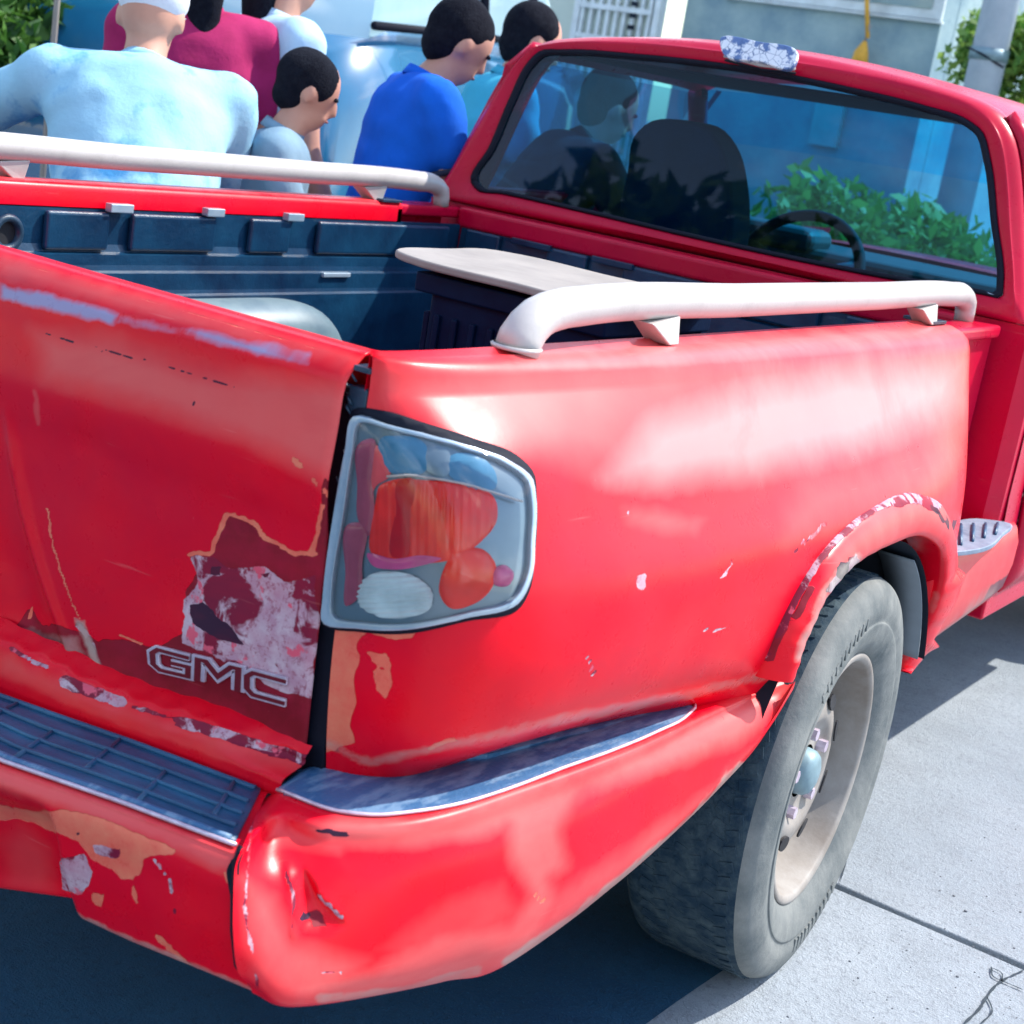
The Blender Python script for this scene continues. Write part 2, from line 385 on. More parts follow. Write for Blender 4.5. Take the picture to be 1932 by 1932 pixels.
def fbm(P, sc, seed=0, oct_=3):
    P = np.asarray(P, float); out = np.zeros(len(P))
    for k in range(oct_):
        q = P*sc*2**k+np.array([seed*7.3, seed*3.1, seed*5.7])+100; i = np.floor(q).astype(np.int64); f = q-i; f = f*f*(3-2*f); v = 0
        for dx in (0, 1):
            for dy in (0, 1):
                for dz in (0, 1):
                    h = ((i[:, 0]+dx)*73856093) ^ ((i[:, 1]+dy)*19349663) ^ ((i[:, 2]+dz)*83492791); h = (h*1103515245+12345) & 0x7fffffff; h = (h ^ (h >> 13))*1274126177 & 0x7fffffff
                    w = (f[:, 0] if dx else 1-f[:, 0])*(f[:, 1] if dy else 1-f[:, 1])*(f[:, 2] if dz else 1-f[:, 2])
                    v = v+w*(h/0x7fffffff*2-1)
        out += v*.7/2**k
    return out
# ================================================================== PICKUP TRUCK
truck = empty('pickup_truck', (0, 0, 0), 'battered red pickup truck with white bed rails and peeling tailgate paint, filling the foreground', 'pickup truck')
# ---- right bed side (fender) as one pressed panel
KN = {   # plan curves (x, y) of the panel at several heights, rear corner to front edge
 1.00: [(.634,0),(.652,.010),(.672,.045),(.690,.12),(.706,.25),(.730,.5),(.746,.8),(.753,1.05),(.756,1.3),(.748,1.6),(.70,1.61)],
 .93: [(.634,0),(.680,.008),(.730,.040),(.754,.10),(.764,.2),(.772,.45),(.784,.8),(.790,1.05),(.786,1.35),(.764,1.6),(.70,1.61)],
 .86: [(.634,0),(.690,.006),(.755,.035),(.784,.09),(.796,.2),(.806,.45),(.824,.8),(.832,1.05),(.820,1.35),(.778,1.6),(.70,1.61)],
 .80: [(.634,0),(.695,.005),(.765,.030),(.800,.085),(.822,.2),(.842,.45),(.860,.8),(.867,1.05),(.848,1.35),(.788,1.6),(.70,1.61)],
 .70: [(.634,0),(.695,.005),(.765,.030),(.800,.085),(.828,.2),(.848,.45),(.866,.8),(.872,1.05),(.858,1.35),(.800,1.6),(.70,1.61)],
 .60: [(.634,.010),(.680,.020),(.735,.050),(.765,.11),(.785,.22),(.815,.45),(.862,.8),(.870,1.05),(.858,1.35),(.805,1.6),(.70,1.61)],
 .54: [(.634,.020),(.665,.040),(.690,.080),(.700,.14),(.712,.27),(.750,.45),(.856,.8),(.868,1.05),(.850,1.35),(.805,1.6),(.70,1.61)],
 .40: [(.634,.030),(.660,.050),(.680,.090),(.690,.15),(.700,.28),(.740,.45),(.840,.8),(.850,1.05),(.830,1.35),(.800,1.6),(.70,1.61)]}
LV = sorted(KN)
ss = np.unique(np.concatenate([np.linspace(0, 4, 110), np.linspace(4, 5.5, 40), np.linspace(5.5, 6.2, 60), np.linspace(6.2, 8.2, 90), np.linspace(8.2, 10, 40)]))
PL = np.array([cs(np.arange(11), np.array(KN[z]), ss) for z in LV])        # level, station, xy
def fend(si, z): return cs(np.array(LV), PL[:, si, :], z)
ZB = [(0, .525), (.70, .53), (.735, .56), (.748, .60), (.77, .66), (.80, .706), (.86, .732), (.93, .745), (1.017, .750), (1.16, .745), (1.27, .712), (1.328, .645), (1.36, .56), (1.42, .46), (1.45, .42), (1.7, .42)]
P = []
for si in range(len(ss)):
    xs_, ys_ = PL[LV.index(1.00), si]
    col = []
    for f, z in ((0, .99), (0, 1.02), (.03, 1.030), (.10, 1.034), (.28, 1.037), (.42, 1.031), (.62, 1.033), (.82, 1.026), (.94, 1.015)):
        col.append((.628+(xs_-.628)*f, ys_, z))
    yb = PL[LV.index(.70), si, 1]; zb = float(np.interp(yb, [q[0] for q in ZB], [q[1] for q in ZB]))
    if yb > .72 and yb < 1.40: zb += .012
    zz = np.linspace(1.0, zb, 76)
    xy = fend(si, zz)
    col += [(p[0], p[1], z) for p, z in zip(xy, zz)]
    x_, y_, z_ = col[-1]; k = 0 if ss[si] > 9 else 1
    col.append((x_-.025*k, y_+(.012 if ss[si] < 2 else 0), z_+.004))
    P.append(col)
P = np.array(P)
V = P.reshape(-1, 3); dn = fbm(V, 3.5, 1, 2); dn2 = fbm(V, 11, 2, 2); w_ = np.clip((V[:, 0]-.66)/.06, 0, 1)*np.clip(V[:, 1]/.05, 0, 1)
V[:, 0] += w_*(dn*.0026+dn2*.0011); P = V.reshape(P.shape)
def D(pts): return [tuple(p) for p in pts]
fender = grid('bed_side', P[:, ::-1], M['paint'], truck)
FB = bvh_of(fender)
paint(fender, [
 (2, [(700,690),(900,670),(1200,660),(1800,640),(1815,800),(1500,850),(1300,880),(1180,900),(1010,860),(880,810),(700,770)], 60, .72),
 (6, [(1150,900),(1230,800),(1390,745),(1560,705),(1815,690),(1815,760),(1640,840),(1420,890),(1260,910)], 45, 1), (6, [(960,655),(1300,640),(1835,596),(1835,640),(1300,680),(1000,690)], 18, .75),  # painted highlight: bright shoulder and lit top strip
 (2, [(1500,900),(1800,860),(1790,960),(1700,930),(1600,980),(1480,1020)], 50, .55),
 (2, [(1180,960),(1330,980),(1310,1010),(1190,985)], 25, .7),
 (3, [(612,1175),(680,1172),(690,1200),(672,1215),(682,1240),(668,1270),(672,1330),(660,1370),(668,1400),(612,1420)], 6, 1),
 (3, [(690,1180),(790,1182),(780,1200),(760,1208),(700,1196)], 5, .9),
 (3, [(700,1268),(735,1262),(742,1290),(728,1318),(712,1300)], 5, 1), (3, [(690,1225),(730,1232),(740,1262),(712,1262)], 4, .9),
 (3, [(800,1408),(860,1388),(866,1398),(810,1416)], 4, .8),
 (0, [(1195,1085),(1222,1082),(1220,1110),(1200,1108)], 3, .8),
 (0, [(1180,960),(1190,972)], 3, .7, 2), (0, [(1500,1040),(1560,985)], 3, .8, 2), (0, [(1365,1090),(1380,1060)], 3, .6, 2),
 (0, [(1110,1240),(1118,1275)], 3, .8, 3), (0, [(1330,1190),(1365,1185)], 3, .6, 2), (0, [(1290,1160),(1420,1110)], 3, .4, 1),
 (1, [(612,1300),(640,1310),(650,1420),(700,1440),(612,1432)], 14, .5),
 (5, [(612,1400),(700,1440),(1000,1370),(1300,1310),(1480,1265)], 16, .55, 4),
 (4, [(1790,1010),(1800,985)], 4, .8, 3),
 (4, [(855,852),(876,860)], 3, 1, 2),
], extra=lambda V, A: A.__setitem__((V[:, 0] < .6335, slice(0, 9)), 0))
def onf(x, y, off=0.):
    r = hit(FB, x, y)
    return None if r is None else r[0]+r[1]*off
# ---- wheel arch flare
rid = curve([(1425,1275),(1440,1250),(1468,1185),(1500,1120),(1560,1030),(1640,962),(1720,930),(1768,948),(1792,1000),(1797,1060),(1790,1120),(1765,1190),(1712,1268)], 90)
opn = curve([(1492,1282),(1502,1250),(1528,1180),(1560,1120),(1600,1075),(1640,1046),(1680,1028),(1738,1012),(1770,1032),(1781,1090),(1768,1140),(1742,1195),(1698,1266)], 90)
rows = []
for i, (a_, b_) in enumerate(zip(rid, opn)):
    A_ = onf(*a_, .001)
    if A_ is None: A_ = on(a_[0], a_[1], 0, .845)
    t_ = i/89; B_ = on(b_[0], b_[1], 0, .880-.055*max(0, (t_-.72)/.28)**1.3)
    if i > 66: A_ = np.array([max(A_[0], B_[0]-.012), A_[1], A_[2]])
    nz = (math.sin(i*1.7)+math.sin(i*.53))*.0006
    rr = [A_-np.array([.01, 0, 0]), A_+np.array([.004, 0, 0])]
    for u in (.12, .25, .4, .55, .7, .85, .95): rr.append(A_*(1-u)+B_*u+np.array([.020*math.sin(math.pi*min(1, u*.9+.08))**.7*(1-.4*t_)+nz, 0, 0]))
    rr += [B_, B_-np.array([.010, 0, -.003]), B_-np.array([.035, 0, 0]), B_-np.array([.06, 0, 0])]
    rows.append(rr)
flare = grid('wheel_arch_flare', rows, M['paint'], truck)
paint(flare, [(2, [(1560,1040),(1640,955),(1720,920),(1800,950),(1800,1010),(1740,1010),(1640,1060),(1560,1120)], 25, .85),
 (0, [(1440,1240),(1500,1120),(1560,1032),(1640,965),(1720,935),(1768,955)], 7, .85, 7),
 (1, [(1450,1245),(1480,1190),(1530,1110)], 6, .9, 5),
 (4, [(1760,958),(1788,985)], 4, 1, 3), (4, [(1585,1085),(1600,1062)], 5, .9, 5), (0, [(1570,1110),(1610,1060)], 8, .8, 8), (5, [(1505,1240),(1560,1110),(1620,1050)], 8, .7, 6),
 (5, [(1700,1260),(1770,1120)], 10, .4, 6)])
# ---- wheel house behind the arch
def arcsheet(name, cy, cz, r, x0, x1, a0, a1, mat, n=28):
    return grid(name, [[(x, cy+r*math.cos(a_), cz+r*math.sin(a_)) for x in (x0, x1)] for a_ in np.linspace(a0, a1, n)], mat, truck)
wh = arcsheet('wheel_house', 1.035, .37, .372, .50, .862, .27, math.pi-.38, M['under'])
ins = mesh('wheel_house_wall', [(.50, 1.035+.372*math.cos(t), .37+.372*math.sin(t)) for t in np.linspace(.27, math.pi-.38, 28)], [tuple(range(28))], M['under'], truck)
# grey liner edge on the front side of the arch
gl = grid('arch_liner', [[(x, 1.035+.352*math.cos(a_)-.0, .385+.352*math.sin(a_)) for x in (.79, .856)] for a_ in np.linspace(.25, 1.0, 18)], simple('grey_liner', (.16, .19, .22), .7, scale=8), truck, solid=.003)
# ---- rocker and side step behind the cab
ry = np.linspace(1.60, 2.028, 24); rk = []
for y in ry:
    k = (y-1.6)/.43; zb = .418+.030*k; zt = .622-.03*k*0
    rk.append([(.72, y, zt-.012), (.758, y, zt), (.790, y, zt+.002), (.802, y, zt-.010), (.812, y, zt-.04), (.812, y, zt-.09), (.803, y, zb+.03), (.785, y, zb), (.74, y, zb+.004)])
rocker = grid('rocker_panel', np.array(rk)[:, ::-1], M['paint'], truck, solid=.0)
paint(rocker, [(2, [(1780,1040),(1905,990),(1905,1060),(1850,1150),(1700,1280),(1680,1250)], 40, .9), (5, [(1700,1270),(1800,1190),(1870,1130)], 12, .8, 8), (4, [(1862,1132),(1885,1105)], 6, 1, 7)])
st = [(1796,993),(1850,987),(1899,994),(1890,1016),(1848,1044),(1796,1050)]
stv = [onp(p[0], p[1], (0, 0, .630), (0, 0, 1)) for p in st]
stc = curve(stv, 36, True)
mesh('side_step', stc, [tuple(range(36))], M['step_grey'], truck, smooth=False, solid=.010, bevel=.002)
for k in range(4):
    a_ = stv[0]*(1-(k+.6)/4.4)+stv[2]*((k+.6)/4.4); b_ = stv[5]*(1-(k+.6)/4.4)+stv[3]*((k+.6)/4.4)
    a_, b_ = a_*.85+b_*.15, a_*.12+b_*.88
    tubeo('tread_rib', [a_+[0, 0, .012], (a_+b_)/2+[0, 0, .013], b_+[0, 0, .012]], .0035, M['pad'], truck, 8)
# inner skin of the bed side under the recess: pressed box wall
grid('box_wall', [[(.70+.012*math.sin(y*30)*0, y, z) for z in np.linspace(.60, 1.02, 8)][::-1] for y in (1.58, 1.7, 1.8, 1.875)], M['paint_plain'], truck)
boxo('box_wall_cap', (.640, 1.60, 1.004), (.716, 1.875, 1.030), M['paint_plain'], truck, .008)
# ---- left bed side and companions mirrored
fl = mirror_obj(fender, truck); mirror_obj(flare, truck); mirror_obj(wh, truck); mirror_obj(ins, truck); mirror_obj(rocker, truck); mirror_obj(gl, truck)
boxo('box_wall_cap', (-.716, 1.60, 1.004), (-.640, 1.875, 1.030), M['paint_plain'], truck, .008)
grid('box_wall', [[(-.70, y, z) for z in np.linspace(.60, 1.02, 8)] for y in (1.58, 1.7, 1.8, 1.875)], M['paint_plain'], truck)
# ---- tailgate
def bow(x): return -.115*(.63**2-np.asarray(x)**2)
PR = [(1.000,-.0150),(.985,-.0175),(.95,-.0190),(.92,-.021),(.89,-.0225),(.86,-.018),(.83,-.011),(.78,-.006),(.70,-.003),(.62,.001),(.585,.003),(.560,.002)]
TOP = [(.050,.985),(.050,1.022),(.044,1.029),(.034,1.031),(.030,1.027),(.024,1.027),(.017,1.031),(.010,1.028),(.003,1.022),(-.004,1.015),(-.011,1.006)]
zs_ = np.linspace(.999, .560, 150); xs_ = np.linspace(-.612, .612, 420)
pz = np.array(PR)[::-1]; yz = cs(pz[:, 0], pz[:, 1], zs_)
c0, c1 = np.array([.108, .88]), np.array([.283, .545])      # the vertical crease of the old dent
G = []
for x in xs_:
    bt = float(bow(x)); ek = .004*max(0, (abs(x)-.600)/.012)**2
    col = [(x, y+bt*.35+ek, z) for y, z in TOP]
    for z, y in zip(zs_, yz):
        kb = .35+.65*min(1, (1.0-z)/.44)
        t = np.clip((.88-z)/.335, 0, 1); xc = c0[0]+(c1[0]-c0[0])*t**1.6
        d = x-xc
        dent = -.0075*math.exp(-(d/.010)**2)*min(1, max(0, (.86-z)/.08)) + .010*math.exp(-((x-xc+.055)/.05)**2)*min(1, max(0, (.80-z)/.15))
        # shallow dents near the upper right and along the lower edge
        dent += .0045*math.exp(-((x-.40)/.06)**2-((z-.70)/.05)**2) - .003*math.exp(-((x-.46)/.05)**2-((z-.66)/.03)**2)
        dent += .003*math.exp(-((x-.25)/.035)**2-((z-.845)/.02)**2) - .002*math.exp(-((x-.52)/.02)**2-((z-.86)/.02)**2)
        col.append((x, y+bt*kb+dent+ek, z))
    G.append(col)
G = np.array(G); V = G.reshape(-1, 3)
V[:, 1] += np.where(V[:, 2] < 1.0, fbm(V*np.array([1, 0, 1]), 6, 5, 2)*.0016+fbm(V*np.array([1, 0, 1]), 20, 6, 1)*.0005, fbm(V*np.array([1, 0, 0]), 25, 8, 2)*.0012)
gate = grid('tailgate', G[:, ::-1], M['paint'], truck, solid=.004, offset=1)
gate.modifiers['thick'].offset = -1
paint(gate, [
 (1, [(430,966),(478,985),(500,1012),(560,1045),(598,1040),(612,900),(625,910),(600,1430),(500,1405),(380,1365),(250,1310),(130,1260),(0,1215),(0,1165),(30,1180),(52,1150),(62,1148),(75,1178),(120,1182),(150,1195),(185,1210),(230,1205),(262,1215),(300,1222),(345,1195),(350,1110),(372,1080),(362,1046),(396,1040)], 5, 1),
 (3, [(360,1046),(398,1042),(430,968),(478,987),(502,1014),(560,1046),(598,1042)], 3, 1, 2.2),
 (3, [(606,955),(600,1000),(590,1044)], 4, .8, 3),
 (0, [(364,1050),(400,1052),(430,1072),(500,1070),(540,1096),(596,1090),(600,1190),(590,1320),(520,1300),(440,1255),(345,1215),(345,1130),(372,1098)], 9, 1),
 (1, [(430,1060),(520,1062),(560,1080),(500,1100),(440,1078)], 6, .9), (4, [(355,1140),(385,1135),(415,1170),(440,1185),(460,1215),(400,1200),(360,1175)], 6, 1),
 (4, [(398,1068),(418,1072),(415,1088),(395,1084)], 4, 1),
 (4, [(488,1082),(510,1078),(506,1092)], 4, .8),
 (0, [(395,1056),(410,1054),(408,1066)], 3, 1),
 (5, [(0,1175),(150,1200),(170,1250),(60,1235),(0,1215)], 10, .55),
 (5, [(140,1165),(160,1170),(195,1268),(180,1270)], 5, 1),
 (0, [(150,1180),(165,1200),(190,1262)], 5, .9, 4), (3, [(60,1146),(56,1165)], 2, 1, 1.5), (3, [(90,960),(98,1020),(120,1100),(150,1165)], 2, .8, 1.2),
 (3, [(228,1198),(265,1215)], 2, .9, 1.2), (2, [(64,740),(72,800)], 5, .6, 3),
 (3, [(552,868),(566,882)], 3, .9, 3), (3, [(590,905),(598,915)], 3, .9, 2),(3, [(614,925),(622,938)], 3, .9, 3),
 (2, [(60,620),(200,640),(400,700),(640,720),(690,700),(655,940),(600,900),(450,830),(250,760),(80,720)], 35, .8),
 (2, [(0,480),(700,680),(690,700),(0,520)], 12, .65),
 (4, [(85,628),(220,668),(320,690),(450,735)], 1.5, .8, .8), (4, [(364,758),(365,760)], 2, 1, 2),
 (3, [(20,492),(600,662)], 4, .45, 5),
 (7, [(0,536),(120,560),(225,590),(215,614),(100,590),(0,564)], 9, .8), (7, [(350,616),(470,640),(590,666),(585,688),(470,664),(370,640)], 9, .8), (7, [(225,590),(350,616),(370,640),(215,612)], 7, .45),  # bluish sky sheen on the worn top edge, painted as strips
])
GB = bvh_of(gate)
# rolled lower edge of the tailgate
def onsurf(px, py, g, it=12):
    y = 0.
    for _ in range(it):
        p = on(px, py, 1, y); y = float(g(p[0]))
    return on(px, py, 1, y)
crest = np.array([onsurf(x, y, lambda q: bow(q)-.028*min(1, max(.15, (.625-q)/.10))) for x, y in curve([(-60,1185),(0,1212),(100,1258),(200,1306),(300,1340),(400,1372),(500,1408),(603,1437)], 70)])
lower = np.array([onsurf(x, y, lambda q: bow(q)-.040) for x, y in curve([(-60,1294),(0,1315),(100,1350),(200,1385),(300,1420),(400,1455),(506,1496)], 70)])
xx = np.linspace(.0, .622, 120)
zc = np.interp(xx, crest[:, 0], crest[:, 2]); zl = np.interp(xx, np.minimum.accumulate(lower[::-1, 0])[::-1]*1.0, lower[:, 2])
rl = []
for s_ in (-1, 1):
    for i in (range(119, 0, -1) if s_ < 0 else range(120)):
        x = xx[i]; k = min(1, max(.15, (.625-x)/.10)); b0 = float(bow(x)); sc = .0016*math.sin(x*140)+.0012*math.sin(x*57)
        z1, z2 = zc[i]+sc*.6, min(zl[i], zc[i]-.035)
        rl.append([(s_*x, b0+.004, z1+.014), (s_*x, b0-.012*k, z1+.007), (s_*x, b0-.024*k+sc, z1+.002), (s_*x, b0-.030*k+sc, z1-.006), (s_*x, b0-.037, z1*.6+z2*.4), (s_*x, b0-.041, z1*.3+z2*.7), (s_*x, b0-.040, z2), (s_*x, b0-.02, z2-.006)])
roll = np.array(rl); roll = roll[np.argsort(roll[:, 0, 0], kind='stable')]
n_, m_, _ = roll.shape
ro = np.array([cs(np.arange(m_), r_, np.linspace(0, m_-1, 30)) for r_ in roll])
lip = grid('tailgate_lower_roll', ro[:, ::-1], M['paint'], truck)
paint(lip, [(0, [(120,1285),(170,1305),(230,1325)], 8, .9, 7), (0, [(340,1362),(420,1385),(500,1412),(600,1440)], 8, .9, 7), (0, [(20,1225),(90,1258)], 5, .7, 3), (0, [(250,1335),(340,1360)], 5, .6, 2), (0, [(560,1450),(600,1445),(560,1475),(520,1480)], 10, .6),
 (2, [(0,1225),(200,1320),(420,1385),(600,1440),(590,1470),(400,1420),(200,1350),(0,1270)], 20, .5)])
# jamb (dark) behind the gap either side of the gate
for s_ in (-1, 1):
    boxo('tailgate_jamb', (min(s_*.560, s_*.632), .012, .50), (max(s_*.560, s_*.632), .045, .982), M['gap'], truck, 0)
# torn weather strip and latch bits in the gap
for px_, py_, l_ in ((655,745,10),(652,762,8),(650,850,9),(636,900,14),(662,700,12)):
    c_ = on(px_, py_, 1, .0); tubeo('seal_scrap', [c_, c_+[.006, -.004, -.003], c_+[.010, -.001, -.009]], .0014, M['white'] if l_ % 2 else M['black'], truck, 6)
boxo('gate_latch', (.606, .000, .965), (.632, .02, .995), M['black'], truck, .003)
boxo('tailgate_cap_plate', (.612, -.004, 1.012), (.634, .045, 1.018), M['black'], truck, .001)
# ---- emblem letters on the gate
def strokes(pts, w):                                     # outline of an open poly-line stroked with width w
    pts = np.asarray(pts, float); n = len(pts); L = []; Rr = []
    for i in range(n):
        d0 = pts[i]-pts[i-1] if i else pts[1]-pts[0]; d1 = pts[i+1]-pts[i] if i < n-1 else d0
        d0 = d0/np.linalg.norm(d0); d1 = d1/np.linalg.norm(d1)
        t = d0+d1; t /= np.linalg.norm(t); nn = np.array([-t[1], t[0]]); k = w/2/max(.45, nn @ np.array([-d0[1], d0[0]]))
        L.append(pts[i]+nn*k); Rr.append(pts[i]-nn*k)
    return np.array(L+Rr[::-1])
LET = {'G': [(.95,.86),(.20,.90),(.06,.72),(.06,.26),(.22,.08),(.94,.08),(.94,.48),(.50,.48)],
       'M': [(.06,.0),(.06,.90),(.22,.90),(.50,.40),(.78,.90),(.94,.90),(.94,.0)],
       'C': [(.96,.90),(.20,.90),(.06,.72),(.06,.26),(.20,.08),(.96,.08)]}
quad = {'G': [(287,1216),(366,1234),(364,1279),(291,1262)], 'M': [(374,1236),(460,1256),(458,1304),(372,1281)], 'C': [(466,1258),(548,1280),(545,1330),(466,1308)]}
emb = empty('emblem', (0, 0, 0)); emb.parent = truck
for ch in 'GMC':
    tl, tr, br, bl = [np.array(q, float) for q in quad[ch]]
    for w, nm, mat, off, th in ((.30, 'letter', 'chrome', .0045, .004), (.13, 'letter_inlay', 'emblemred', .0056, .001)):
        pl = strokes(LET[ch], w)
        pp = [bl*(1-u)*(1-v_)+br*u*(1-v_)+tl*(1-u)*v_+tr*u*v_ for u, v_ in pl]
        patch(nm, pp, GB, M[mat], emb, off=off, thick=th, step=30, smooth=False, closed=False, bevel=.0006 if nm == 'letter' else 0)
# ---- tail lamp (right) : housing, bezel, reflectors, lens pieces, clear cover
lampr = empty('tail_lamp', (0, 0, 0)); lampr.parent = truck
lz = np.linspace(.62, 1.06, 40); base_ = []
for si in range(0, 150, 2):
    base_.append([(*p, z) for p, z in zip(fend(si, np.minimum(lz, 1.0)), lz)])
wing = [[(x, y-.0015, z) for x, y, z in base_[0]] for _ in range(1)]
base_ = [[(x-.07, y-.004, z) for x, y, z in base_[0]]]+[base_[0]]+base_[1:]
base_ = np.array(base_); nb, mb_ = base_.shape[:2]
_v = [Vector(q) for q in base_.reshape(-1, 3)]; _q = [(i*mb_+j, (i+1)*mb_+j, (i+1)*mb_+j+1, i*mb_+j+1) for i in range(nb-1) for j in range(mb_-1)]
LBV = BVHTree.FromPolygons(_v, _q)
OUT = [(676,784),(740,803),(860,842),(960,880),(992,905),(999,940),(998,1020),(992,1090),(972,1132),(880,1162),(760,1186),(690,1184),(616,1168),(618,1130),(640,960),(660,850)]
INN = [(686,798),(750,815),(865,852),(956,888),(983,910),(990,943),(989,1020),(983,1085),(965,1122),(880,1151),(765,1174),(700,1172),(636,1156),(636,1125),(660,960),(676,850)]
DARK = [(668,772),(720,774),(800,798),(900,830),(975,860),(1006,892),(1012,940),(1008,1050),(1000,1110),(982,1145),(880,1172),(760,1196),(680,1192),(612,1178),(608,1130),(632,960),(654,840)]
patch('lamp_gasket', DARK, LBV, M['gap'], lampr, off=.0012, thick=.002, step=14)
patch('lamp_housing', OUT, LBV, M['housing'], lampr, off=.004, thick=.003, step=9)
patch('lamp_bezel', OUT, LBV, M['bezel'], lampr, off=.0105, thick=.008, step=9, holes=[INN], bevel=.0015)
RD = [(722,915),(745,904),(800,905),(880,918),(925,938),(930,985),(905,1020),(870,1048),(800,1062),(745,1060),(706,1040),(708,985),(714,945)]
patch('red_lens', RD, LBV, M['lens_orange'], lampr, off=.006, dome=.0022, thick=0, step=4, ripple=lambda q, k: .0005*math.sin(q[0]*.42))
patch('inner_lens', [(712,838),(732,850),(738,900),(716,915),(706,960),(700,1000),(698,940),(704,890)], LBV, M['lens_pale'], lampr, off=.0058, dome=.001, thick=0, step=6)
patch('lens_ridge', [(758,905),(775,900),(778,985),(768,1050),(752,1050),(752,960)], LBV, M['lens_red'], lampr, off=.0082, dome=.0008, thick=0, step=6)
0 and patch('lens_facet', [(845,960),(905,955),(900,1000),(870,1030),(835,985)], LBV, M['lens_red'], lampr, off=.0080, dome=.0008, thick=0, step=7)
patch('lower_lens_band', [(700,1044),(750,1052),(800,1046),(835,1052),(795,1066),(745,1072),(710,1064)], LBV, M['lens_pink'], lampr, off=.0078, dome=.001, thick=0, step=6)
patch('oval_lens', [(855,1045),(905,1035),(930,1065),(922,1110),(890,1138),(850,1145),(832,1120),(836,1080)], LBV, M['lens_orange'], lampr, off=.006, dome=.004, thick=0, step=5)
patch('small_bulb', [(925,1075),(945,1065),(962,1080),(950,1105),(928,1102)], LBV, M['lens_pink'], lampr, off=.006, dome=.008, thick=0, step=4)
patch('ribbed_reflector', [(680,1110),(700,1085),(745,1076),(790,1088),(818,1115),(815,1145),(780,1162),(715,1160),(684,1140)], LBV, M['lens_white'], lampr, off=.0055, dome=.005, thick=0, step=3.0, ripple=lambda q, k: .0016*math.sin(q[1]*.62+.04*q[0]))
patch('side_reflector', [(690,830),(706,826),(708,900),(712,960),(700,1010),(684,985),(680,920)], LBV, M['lens_dull'], lampr, off=.006, dome=.003, thick=0, step=5)
patch('side_reflector', [(668,985),(692,985),(690,1060),(680,1130),(662,1142),(658,1080)], LBV, M['lens_dull'], lampr, off=.006, dome=.003, thick=0, step=5)
patch('top_reflector', [(732,822),(736,822),(800,838),(803,842),(803,890),(800,892),(740,890),(733,886)], LBV, M['lens_blue'], lampr, off=.0062, dome=.001, thick=0, step=8)
0 and patch('top_reflector', [(762,836),(775,840),(773,892),(762,892)], LBV, M['lens_white'], lampr, off=.0082, dome=.001, thick=0, step=6)
patch('top_reflector', [(808,845),(812,844),(842,853),(842,898),(812,892),(808,890)], LBV, M['housing'], lampr, off=.0062, dome=.001, thick=0, step=8)
patch('top_reflector', [(848,862),(853,860),(922,884),(926,890),(926,924),(920,926),(852,904),(848,900)], LBV, M['lens_blue'], lampr, off=.0062, dome=.001, thick=0, step=8)
tb = [hit(LBV, x, y) for x, y in curve([(738,897),(770,895),(830,905),(900,925),(945,940),(972,948)], 20)]
tubeo('lens_top_edge', [r[0]+r[1]*.011 for r in tb], .0013, M['white'], lampr, 8)
patch('clear_cover', INN, LBV, M['cover'], lampr, off=.0165, dome=.003, thick=0, step=9)
lampl = empty('tail_lamp', (0, 0, 0)); lampl.parent = truck
for c in list(lampr.children):
    mirror_obj(c, lampl)
# ---- bumper
bump_ = empty('rear_bumper', (0, 0, 0)); bump_.parent = truck
ST = [((500,1497),1,-.046,(456,1602),.548,(480,1872),1,-.165),((556,1458),2,.550,(528,1532),.550,(545,1893),1,-.135),((605,1434),2,.555,(622,1548),.552,(690,1874),0,.765),
 ((750,1452),2,.555,(800,1543),.552,(830,1848),0,.790),((1000,1382),2,.555,(1000,1482),.552,(950,1815),0,.815),((1150,1346),2,.555,(1200,1410),.552,(1190,1640),0,.838),
 ((1300,1319),2,.555,(1322,1354),.553,(1380,1460),0,.855),((1400,1297),2,.560,(1420,1312),.555,(1452,1372),0,.868),((1484,1275),2,.566,(1493,1285),.562,(1496,1302),0,.876)]
T_ = []; I_ = []; B_ = []
for i_, ia, iv, t_, tz, b_, ba, bv in ST:
    I_.append(on(i_[0], i_[1], ia, iv)); T_.append(on(t_[0], t_[1], 2, tz)); B_.append(on(b_[0], b_[1], ba, bv))
I_, T_, B_ = map(np.array, (I_, T_, B_))
outs = []
for i in range(len(T_)):
    mid = (T_+B_)/2; d = mid[min(i+1, len(T_)-1)]-mid[max(i-1, 0)]; d[2] = 0; o_ = np.array([d[1], -d[0], 0]); outs.append(o_/np.linalg.norm(o_))
outs[0] = np.array([.25, -.97, 0]); outs[1] = np.array([.62, -.78, 0])
sec = []
bul = [.030, .050, .050, .038, .034, .026, .018, .008, .002]
for i in range(len(T_)):
    I0, T0, B0, o_ = I_[i], T_[i], B_[i], outs[i]; h = T0[2]-B0[2]; k = bul[i]
    z_ = np.array([0, 0, 1.])
    sec.append([I0-z_*.006, I0*.5+T0*.5+z_*.001, T0, T0+o_*k*.30-z_*.10*h, T0*.75+B0*.25+o_*k*.75, (T0+B0)/2+o_*k, T0*.25+B0*.75+o_*k*.95, B0+o_*k*.45+z_*.015, B0, B0-o_*min(.04, k)+z_*.012])
sec = np.array(sec)
s1 = np.array([cs(np.arange(9), sec[:, j], np.linspace(0, 8, 260)) for j in range(10)]).transpose(1, 0, 2)
s2 = np.array([cs(np.arange(10), r_, np.linspace(0, 9, 80)) for r_ in s1])
V = s2.reshape(-1, 3); V += (fbm(V, 7, 9, 2)*.0022)[:, None]*np.array([.8, -.5, 0])
